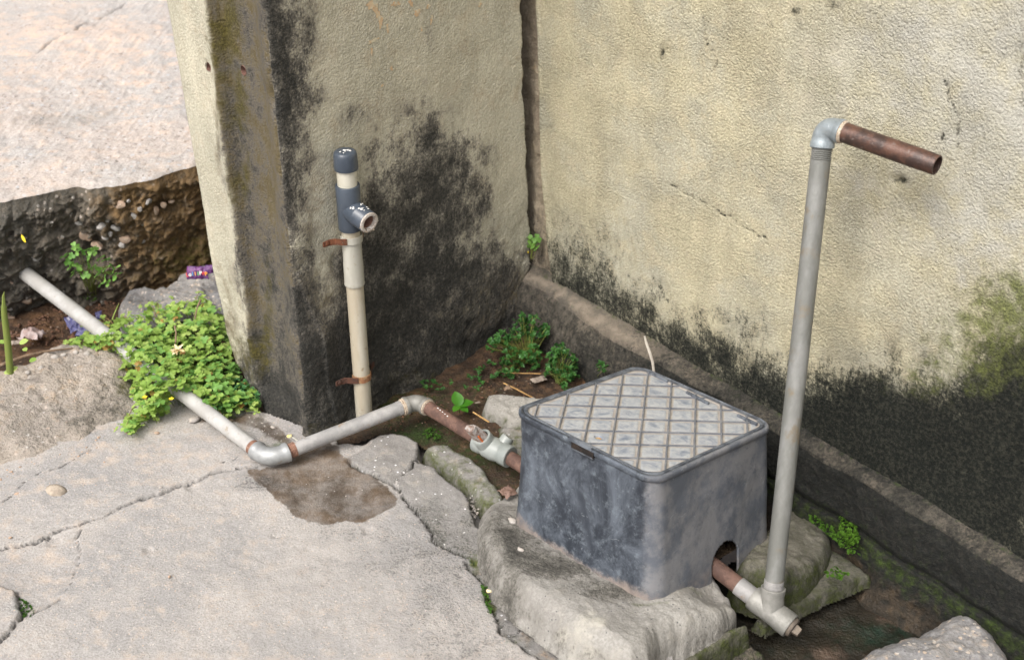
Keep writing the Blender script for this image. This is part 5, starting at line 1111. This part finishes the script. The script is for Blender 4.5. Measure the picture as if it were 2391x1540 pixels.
# ---- sprigs of clover elsewhere
def sprig(name,label,spots,z0,foot,depthfr=None,group=None,mats=None,sc=(.8,1.3),z1=None,cat='clover'):
    root=empty(name,tuple(foot),label,cat,group); S_=[]
    for (u,v) in spots:
        if callable(z0): q=z0(u,v)
        else: q=P(u,v,z0)
        put((mats or clovd)[r.randrange(3)],'leaf',q,(.85+r.uniform(-.35,.35),r.uniform(-.4,.4),r.uniform(0,6.28)),r.uniform(*sc)*1.2,root)
        S_.append(stemtube(foot+np.array([r.uniform(-.008,.008),r.uniform(-.004,.006),0]),q-np.array([0,0,.0008]),.00055,.12,4,4))
    link('stems',mk('stems',S_,M['greenstem']),None,root); return root
def atY(y): return lambda u,v: EYE+ray(u,v)*(y/ray(u,v)[1])
sp=[(152,600),(168,598),(158,612),(175,575),(180,588),(205,583),(215,588),(222,580),(235,602),(248,606),(165,620),(180,622),(192,585),(205,620),(218,622),(230,625),(172,640),(186,636),(200,642),(250,625),(262,622),(270,625),(258,640),(245,650),(238,660),(252,660),(268,646),(280,640),(230,638),(176,630),(212,598)]
sprig('clover_sprig','dark green clover sprig growing from the terrace face',sp,atY(1.915),P(215,690,-.03),mats=clovd+clov[:1],sc=(.75,1.15))
sprig('clover_sprig','tiny clover shoots on the trench soil below the sprig',[(190,694),(200,690),(206,697),(216,694),(222,700)],-.035,P(205,705,-.045),mats=clovd,sc=(.5,.8))
wf_=lambda u,v:(lambda q: WF.pos(np.array([q[0]]),np.array([q[1]]),.012)[0])(WF.hit(u,v))
ws=sprig('clover_sprig','clover in the crack between pier and wall with a yellow bud',[(1250,556),(1266,552),(1262,568),(1252,572),(1268,575),(1246,545)],wf_,wf_(1256,598),mats=clovd,sc=(.8,1.2))
o=put(mk('bud',[stone_vf(.0015,.0015,.003,3,1)],M['yellow']),'bud',wf_(1246,584),(0,0,0),1,ws)
# ---- the two small leaved shrubs in the corner
def shrub(label,blobs_,foot,n,sc=(.7,1.15)):
    root=empty('leafy_weed',tuple(foot),label,'weed',"small leaved weeds in the inner corner"); S_=[];k=0
    for (u0,v0,ru,rv,n_,y) in blobs_:
        for i in range(int(n_*1.8)):
            a=r.uniform(0,6.283); q_=math.sqrt(r.random()); u=u0+ru*q_*math.cos(a); v=v0+rv*q_*math.sin(a); p=EYE+ray(u,v)*((y+r.uniform(-.02,.012))/ray(u,v)[1])
            put(rose[r.randrange(5)],'leaf_rosette',p,(.5+r.uniform(-.5,.5),r.uniform(-.5,.5),r.uniform(0,6.28)),r.uniform(*sc),root); k+=1
            if i%2==0: S_.append(stemtube(foot+np.array([r.uniform(-.01,.01),r.uniform(-.01,.01),0]),p,.00035,.06,4,4))
    link('stems',mk('stems',S_,M['greenstem']),None,root); return root
fb=P(1235,840,.0)
shrub('larger bushy dark green weed in the corner behind the meter box',[(1235,765,42,36,46,1.80),(1200,800,50,34,44,1.79),(1165,800,32,24,20,1.775),(1215,845,48,28,40,1.755),(1270,775,14,14,9,1.80),(1185,870,25,10,10,1.735),(1250,825,20,20,12,1.77)],fb,0)
fb2=P(1312,890,.0)
shrub('smaller dark green weed between the bushy one and the plinth',[(1310,845,36,30,42,1.735),(1325,870,30,18,22,1.72),(1305,815,18,12,9,1.745),(1285,865,14,18,12,1.725),(1316,905,12,12,6,1.69)],fb2,0)
shrub('tiny weed peeping over the back rim of the meter box',[(1405,855,14,12,9,1.70)],P(1400,880,0),0,(.6,.9))
# seedlings on the soil
SEED=['tiny seedling cluster above the top pipe elbow','tiny seedlings right of the elbow cluster','tiny seedlings in the middle of the corner soil','tiny seedlings just below the middle soil seedlings','tiny seedlings left of the middle soil seedlings','small seedlings beside the elbow by the pier foot','tiny seedling nearest the bushy weed on its left','seedling tuft touching the left of the bushy weed','lone seedling left of the flat rock','seedling leftmost, nearest the pier behind the elbow','sparse seedlings above the broad leaved plant','seedling between elbow and middle soil seedlings','seedling under the left of the bushy weed','seedling just above the flat rock']
for k,(u,v,n_) in enumerate([(1010,892,7),(1030,905,5),(1112,868,5),(1120,885,5),(1100,880,4),(1000,905,5),(1125,858,4),(1148,848,6),(1115,905,3),(990,895,4),(1085,905,3),(1060,890,3),(1150,878,3),(1128,893,3)]):
    root=empty('seedling',tuple(P(u,v,-.002)),SEED[k],'seedling','seedlings on the corner soil'); 
    for i in range(n_): put(rose[r.randrange(5)],'leaf_rosette',P(u+r.uniform(-9,9),v+r.uniform(-6,6),.004+r.uniform(0,.003)),(r.uniform(-.3,.5),r.uniform(-.3,.3),r.uniform(0,6)),r.uniform(.55,.85),root)
# broad leaved seedling behind the rusty pipe
bl=P(1072,962,.0); root=empty('broad_leaf_plant',tuple(bl),'young plant with four broad glossy green leaves behind the rusty pipe','plant')
cc=P(1072,948,.022)
for ln,yaw,tilt,w in ((.024,.35,.75,.95),(.023,-1.15,.18,1.),(.016,2.6,.1,.9),(.017,-2.2,-.1,1.)):
    put(mk('leaf',[leaflet('broad',ln,tilt,yaw,.12,(0,0,0),w)],M['broad']),'leaf',cc,(0,0,0),1,root)
link('stem',mk('stem',[stemtube(bl,cc,.0011,.05,6,4)],M['greenstem']),None,root)
# ---- moss cushions
def moss(label,pts,n,z,sc=(.35,.6),yf=None):
    L=[]
    for u,v in polyrand(pts,n,r):
        p=P(u,v,z+r.uniform(-.001,.004)) if yf is None else yf(u,v); L.append(xform(rose[r.randrange(5)],p,(r.uniform(-.7,.7),r.uniform(-.7,.7),r.uniform(0,6)),r.uniform(*sc)))
    o=link('moss',mk('moss',L,M['mossclump']),None); tag(o,label,'moss',kind='stuff'); return o
def on_pl(u,v):
    q=P(u,v,-.02); return q
moss('green moss tuft on the drain slope behind the standpipe',[(1880,1200),(1905,1205),(1945,1230),(2000,1270),(2008,1295),(1985,1300),(1950,1262),(1900,1225)],150,-.012)
moss('green moss cushion on the foot of the plinth',[(1955,1205),(1975,1202),(1998,1225),(2008,1262),(1985,1272),(1962,1240)],130,.0,(.4,.65))
moss('green moss tufts on the flat mossy slab',[(1925,1335),(1950,1322),(1985,1340),(1975,1352),(1940,1352)],60,-.018)
moss('green moss in the gap left of the pad',[(1120,1350),(1135,1365),(1145,1400),(1150,1430),(1140,1430),(1128,1390)],40,-.002,(.3,.45))
moss('bright green moss under the rusty pipe beside the mossy piece',[(985,1000),(1010,998),(1035,1010),(1020,1028),(990,1022)],60,-.004,(.3,.5))
moss('fine green moss in the corner of the yellowish slab',[(45,1395),(60,1402),(82,1425),(72,1438),(52,1440),(48,1420)],70,-.002,(.25,.45))

# ---- stems, twigs, straws, scraps
def tw(name,pts,rad,mat,label,cat,z=0.):
    P3=[P(u,v,zz_) for u,v,zz_ in pts]; o=tube(name,P3,rad,mat,None,8); tag(o,label,cat); return o
root=empty('cut_stem',tuple(P(20,860,-.02)),'cut green plant stem with a split top at the left edge','stem')
Y=atY(1.66); tube('stalk',[Y(24,870),Y(18,800),Y(10,735),Y(9,715)],[.0055,.0052,.0046,.0040],M['greenstem'],root,10); tube('split_tip',[Y(9,720),Y(8,690),Y(10,680)],[.0035,.002,.0003],M['greenstem'],root,6)
for (u,v,a,s_) in ((45,802,-1.2,.014),(12,800,1.4,.010),(55,812,-2.4,.010),(68,842,-1.5,.012),(10,868,-1.8,.013),(25,866,-1.0,.012)): put(mk('leaf',[leaflet('oval',s_,.3,a,.1,(0,0,0),1.2)],M['clover']),'leaf',Y(u,v),(.3,0,0),1,root)
o=tube('twig',[P(-30,865,.035),P(15,846,.04),P(60,830,.043),P(105,820,.040),P(150,815,.035),P(175,812,.03)],[.0026,.0026,.0022,.0020,.0017,.001],M['wood'],None,8); tag(o,'thin dark bent twig lying over the bank edge','twig')
PR=Frame(W0+WF.n*.052,WA,(0,0,1)); o=tube('pale_root',[PR.pos(np.array([PR.hit(u,v)[0]]),np.array([PR.hit(u,v)[1]]))[0] for u,v in ((1505,784),(1509,800),(1518,825),(1524,845),(1527,870))],[.0012,.0020,.0022,.0022,.0020],M['whiteroot'],None,8); tag(o,'thin pale root hanging down the plinth behind the meter box','root')
tw('straw',[(1176,894,.003),(1200,905,.004),(1248,930,.002)],.0011,M['straw'],'longer dry straw on the corner soil below the weeds','straw')
tw('straw',[(1180,870,.004),(1262,872,.005)],.0009,M['straw'],'straw lying level below the bushy weed','straw')
tw('straw',[(1105,962,.03),(1142,985,.03)],.0012,M['straw'],'short orange straw beside the valve stem','straw')
tw('dry_stalk',[(455,745,.06),(460,720,.075),(468,700,.082)],[.0012,.0012,.002],M['wood'],'brown dry stalk standing in the upper clover','stalk')
tw('dry_stalk',[(410,800,.055),(411,775,.065),(408,760,.072)],[.0014,.0012,.0018],M['wood'],'short brown dry stalk left of the taller one in the clover','stalk')
tw('grass_blade',[(262,745,.0),(272,720,.01),(278,708,.02)],[.001,.0009,.0002],M['clover'],'thin green grass blade beside the pipe end','grass blade')
tw('thin_stem',[(430,905,.04),(475,915,.04),(530,935,.03)],.0009,M['straw'],'thin tan stem trailing through the lower clover','stem')
# dried flower
fc=P(415,818,.058); root=empty('dried_flower',tuple(fc),'cream coloured withered flower lying on the clover','flower')
for k in range(22):
    a=r.uniform(0,6.283); put(mk('petal',[leaflet('oval',r.uniform(.008,.015),r.uniform(-.3,.9),a,.1,(0,0,0),.55)],M['creampetal']),'petal',fc,(0,0,0),1,root)
for u,v,lb_ in ((370,898,'yellow clover flower at the top of the lower left rim'),(338,928,'yellow clover flower at the left rim of the clover'),(400,932,'yellow clover flower just above the pipe end')):
    root=empty('yellow_flower',tuple(P(u,v,.045)),lb_,'flower','small yellow clover flowers')
    for k in range(5): put(mk('petal',[leaflet('oval',.0045,.5,k*1.257,.1,(0,0,0),1.2)],M['yellow']),'petal',P(u,v,.045),(0,0,0),1,root)
# yellow leaf on the terrace face
o=link('yellow_leaf',mk('yellow_leaf',[leaflet('oval',.014,.2,.45,.1,(0,0,0),.5)],M['yellow']),None); o.location=atY(1.845)(60,566); o.rotation_euler=(1.1,0,0); tag(o,'tiny yellow leaf stuck on the black terrace edge','leaf')
def crumple(name,fr,cu,cv,w,h,amp,mat,label,cat,seed=1,nx=22,ny=16,rot=0.,outline=None):
    c=fr.hit(cu,cv); U,W=np.meshgrid(np.linspace(-.5,.5,nx),np.linspace(-.5,.5,ny),indexing='ij'); u=U.ravel();v_=W.ravel()
    k=1-.25*np.abs(fbm(np.c_[u,v_],3,2,.5,seed)); x=u*w*k; y=v_*h*k; X=x*math.cos(rot)-y*math.sin(rot); Y_=x*math.sin(rot)+y*math.cos(rot)
    z=amp*(ridged(np.c_[u*w,v_*h],90,2,seed)+1)*.6+amp*.8*(1-(2*u)**2)*(1-(2*v_)**2)
    V=fr.pos(c[0]+X,c[1]+Y_,z); me=mesh_np(V,grid_faces(nx,ny),True,None,name); o=link(name,me,mat); so=o.modifiers.new('s','SOLIDIFY'); so.thickness=.0004; tag(o,label,cat); return o
# purple sweet wrapper with its printed word
wy=Frame(P(465,640,.045)*1.0,(1,0,0),(0,.35,.94)); wr=empty('sweet_wrapper',tuple(wy.o),'twisted purple sweet wrapper with rainbow lettering on the boulder','wrapper')
o=crumple('wrapper_body',wy,463,636,.040,.024,.004,M['purple'],None,None,3); o.parent=wr; o.matrix_parent_inverse=world_of(wr).inverted()
o=crumple('wrapper_twist',wy,490,628,.014,.016,.004,M['purple'],None,None,5); o.parent=wr; o.matrix_parent_inverse=world_of(wr).inverted()
def word(txt,fr,cu,cv,size,mats,parent,lift,rot=0.,step=.78,arc=0.):
    c=fr.hit(cu,cv); n=len(txt)
    for i,ch in enumerate(txt):
        cu_=bpy.data.curves.new('letter','FONT'); cu_.body=ch; cu_.size=size; cu_.extrude=.00015; cu_.offset=size*.02; cu_.align_x='CENTER'; ob=bpy.data.objects.new('tmp',cu_); SC.collection.objects.link(ob)
        dg=bpy.context.evaluated_depsgraph_get(); me=bpy.data.meshes.new_from_object(ob.evaluated_get(dg)); SC.collection.objects.unlink(ob); bpy.data.objects.remove(ob)
        me.materials.clear(); me.materials.append(mats[i%len(mats)]); x=(i-(n-1)/2)*size*step
        q=fr.pos(np.array([c[0]+x*math.cos(rot)]),np.array([c[1]+x*math.sin(rot)-arc*(x/(n*size*.4))**2-size*.3]),lift)[0]
        o=bpy.data.objects.new('letter',me); SC.collection.objects.link(o)
        m=Matrix((( *fr.a,0),(*fr.b,0),(*fr.n,0),(0,0,0,1))).transposed(); m.translation=Vector(q); o.matrix_world=m@Matrix.Rotation(rot,4,'Z')
        loc,rt,sc=o.matrix_world.decompose(); o.location=loc; o.rotation_euler=rt.to_euler()
        o.parent=parent; o.matrix_parent_inverse=world_of(parent).inverted()
Lm=[M['letter_red'],M['letter_white'],M['letter_blue'],M['letter_orange'],M['letter_green'],M['letter_white'],M['letter_red'],M['letter_orange']]
word('LolliPop',wy,462,637,.0095,Lm,wr,.0078,.12,.50,.0012)
# blue wrapper by the pipe
by=Frame(P(190,760,-.03),(1,0,0),(0,.8,.6)); bw=empty('blue_wrapper',tuple(by.o),'crumpled blue wrapper with a pink spot behind the pipe','wrapper')
for u,v,w,h,sd_i,rt in ((180,752,.036,.038,4,.5),(205,777,.040,.024,6,-.2),(232,738,.012,.018,8,.2)):
    o=crumple('wrapper_fold',by,u,v,w,h,.006,M['bluefoil'],None,None,sd_i,rot=rt); o.parent=bw; o.matrix_parent_inverse=world_of(bw).inverted()
Vp,Fp=stone_vf(.006,.0028,.0008,7,1); o=pydata('pink_print',Vp,Fp,M['pink'],bw,True); o.location=by.pos(np.array([by.hit(196,762)[0]]),np.array([by.hit(196,762)[1]]),.009)[0]; o.rotation_euler=(.5,0,0)
o=crumple('paper_scrap',groundframe(-.035),75,790,.042,.030,.012,M['pinkscrap'],'pale pinkish paper scrap on the trench soil','scrap',12,rot=-.2)
o=crumple('paper_scrap',groundframe(-.035),40,802,.022,.012,.005,M['greydead'],'greyish dry leaf beside the pinkish scrap','leaf',14,rot=.5); o.name='dry_leaf'
o=crumple('dead_leaf',groundframe(.006),1185,1152,.020,.024,.006,M['deadleaf'],'curled brown dead leaf beside the box corner','leaf',21,rot=.6)
o=crumple('dead_leaf',groundframe(.004),1258,888,.026,.014,.003,M['greydead'],'grey brown dead leaf under the smaller weed','leaf',23,rot=.5)
o=crumple('dead_leaf',groundframe(.018),1186,912,.014,.010,.006,M['wood'],'dark shrivelled leaf on the flat rock','leaf',27,rot=.2)
o=crumple('dead_leaf',groundframe(.002),1115,940,.009,.004,.001,M['greydead'],'pale leaf flake near the broad leaved plant','leaf',31,rot=.4)
# small things on the patio
def stone_thing(name,u,v,a,b,c,z,seed,mat,label,cat,rz=0.,group=None):
    Vp,Fp=stone_vf(a,b,c,seed); o=pydata(name,Vp,Fp,mat,None,True); o.location=P(u,v,z); o.rotation_euler=(0,0,rz); tag(o,label,cat,group); return o
stone_thing('concrete_chip',132,1145,.0210,.0120,.0070,.003,5,M['chip'],'flat pale brown concrete chip on the left of the patio','stone',-.25)
PEB=['grey pebble left of the flat brown chip','tiny dark pebble on the middle of the upper slab','tiny pebble below the concrete bank','tiny pebble below left of the flat brown chip','tiny pebble near the left end of the long crack','small pebble behind the lower pipe elbow','warm pebble at the foot of the clover','dark pebble under the clover beside the pipe','small pebble right of the pipe under the clover rim','pebble at the lower right rim of the clover','grey pebble at the left under the clover rim','pebble next to the pipe under the clover','tiny pebble by the grey white valve','small pebble between pier foot and cross pipe','tiny pebble beside the chipped pit in the main slab']
for i,(u,v,s_) in enumerate(((40,1153,.0055),(375,1137,.003),(243,1078,.0022),(78,1168,.003),(24,1254,.003),(610,1025,.0035),(366,1010,.0045),(448,978,.006),(540,980,.004),(636,997,.005),(480,940,.006),(505,950,.005),(1186,1030,.003),(700,1048,.003),(395,1345,.003),(480,1665,.002))[:15]):
    stone_thing('pebble',u,v,s_,s_*.8,s_*.5,.002,30+i,M['pebble'] if i%2 else M['pebblewarm'],PEB[i],'pebble',i,'loose pebbles on the patio')
stone_thing('grey_chip',452,958+22,.011,.007,.004,.004,61,M['pebble'],'grey flat stone beside the pipe under the clover','stone',.5)
root=empty('egg_shell_scrap',tuple(P(680,1018,.003)),'small yellow scrap with a bluish stalk at the pier foot','scrap')
Vp,Fp=stone_vf(.0052,.0040,.0026,71,2); o=pydata('scrap_head',Vp,Fp,M['creamyellow'],root,True); o.location=P(677,1017,.004); o.rotation_euler=(0,0,.5)
tube('scrap_stalk',[P(683,1020,.003),P(693,1027,.003),P(702,1031,.002)],.0012,M['pvcgrey'],root,8)
root.name='yellow_scrap'
# soil crumbs and grit as stuff
def grit(label,pts,n,z,smin,smax,mat,sd0):
    L=[]; base=[stone_vf(1,.85,.6,sd0+k,1) for k in range(4)]
    for u,v in polyrand(pts,n,r):
        s_=r.uniform(smin,smax)*(1 if r.random()<.85 else 1.8); c=P(u,v,z+r.uniform(-.001,.002)); Vp,Fp=base[r.randrange(4)]; a=r.uniform(0,6.28); ca,sa=math.cos(a),math.sin(a)
        L.append(([(c[0]+(x*ca-y*sa)*s_,c[1]+(x*sa+y*ca)*s_,c[2]+z_*s_) for x,y,z_ in Vp],Fp))
    o=link('grit',mk('grit',L,mat,True),None); tag(o,label,kind='stuff'); return o
grit('loose grit and crumbs on the corner soil',[(880,1000),(1000,905),(1130,870),(1280,900),(1350,920),(1220,940),(1110,960),(1000,990),(960,1010)],110,-.002,.0008,.0020,M['soilcrumb'],400)
grit('crumbs along the foot of the pier',[(600,960),(650,1000),(720,1035),(700,1050),(640,1020),(560,985)],70,.001,.0008,.002,M['pebble'],410)
grit('soil crumbs in the trench',[(20,770),(150,700),(300,690),(290,740),(160,800),(60,830)],240,-.046,.0015,.0045,M['soilcrumb'],420)
grit('white specks scattered over the cracked grey piece',K(*C6,[(760,320),(820,270),(900,250),(980,262),(1040,300),(1050,380),(1030,450),(930,510),(840,480),(700,430)]),34,.0032,.0004,.0009,M['pebble'],430)
grit('white specks on the wet patch',K(*C6,[(500,450),(700,480),(860,560),(880,640),(700,700),(500,680),(350,600),(300,520),(420,460)]),18,-.001,.0004,.0009,M['pebble'],440)
grit('stone crumbs beside the bank',[(0,1095),(90,1075),(190,1040),(270,1000),(330,1000),(200,1060),(90,1095),(0,1120)],90,.001,.0008,.0026,M['pebblewarm'],450)
grit('crumbs in the gap beside the pad',[(1090,1160),(1110,1165),(1120,1190),(1105,1215),(1095,1190)],40,-.012,.001,.0025,M['pebble'],460)
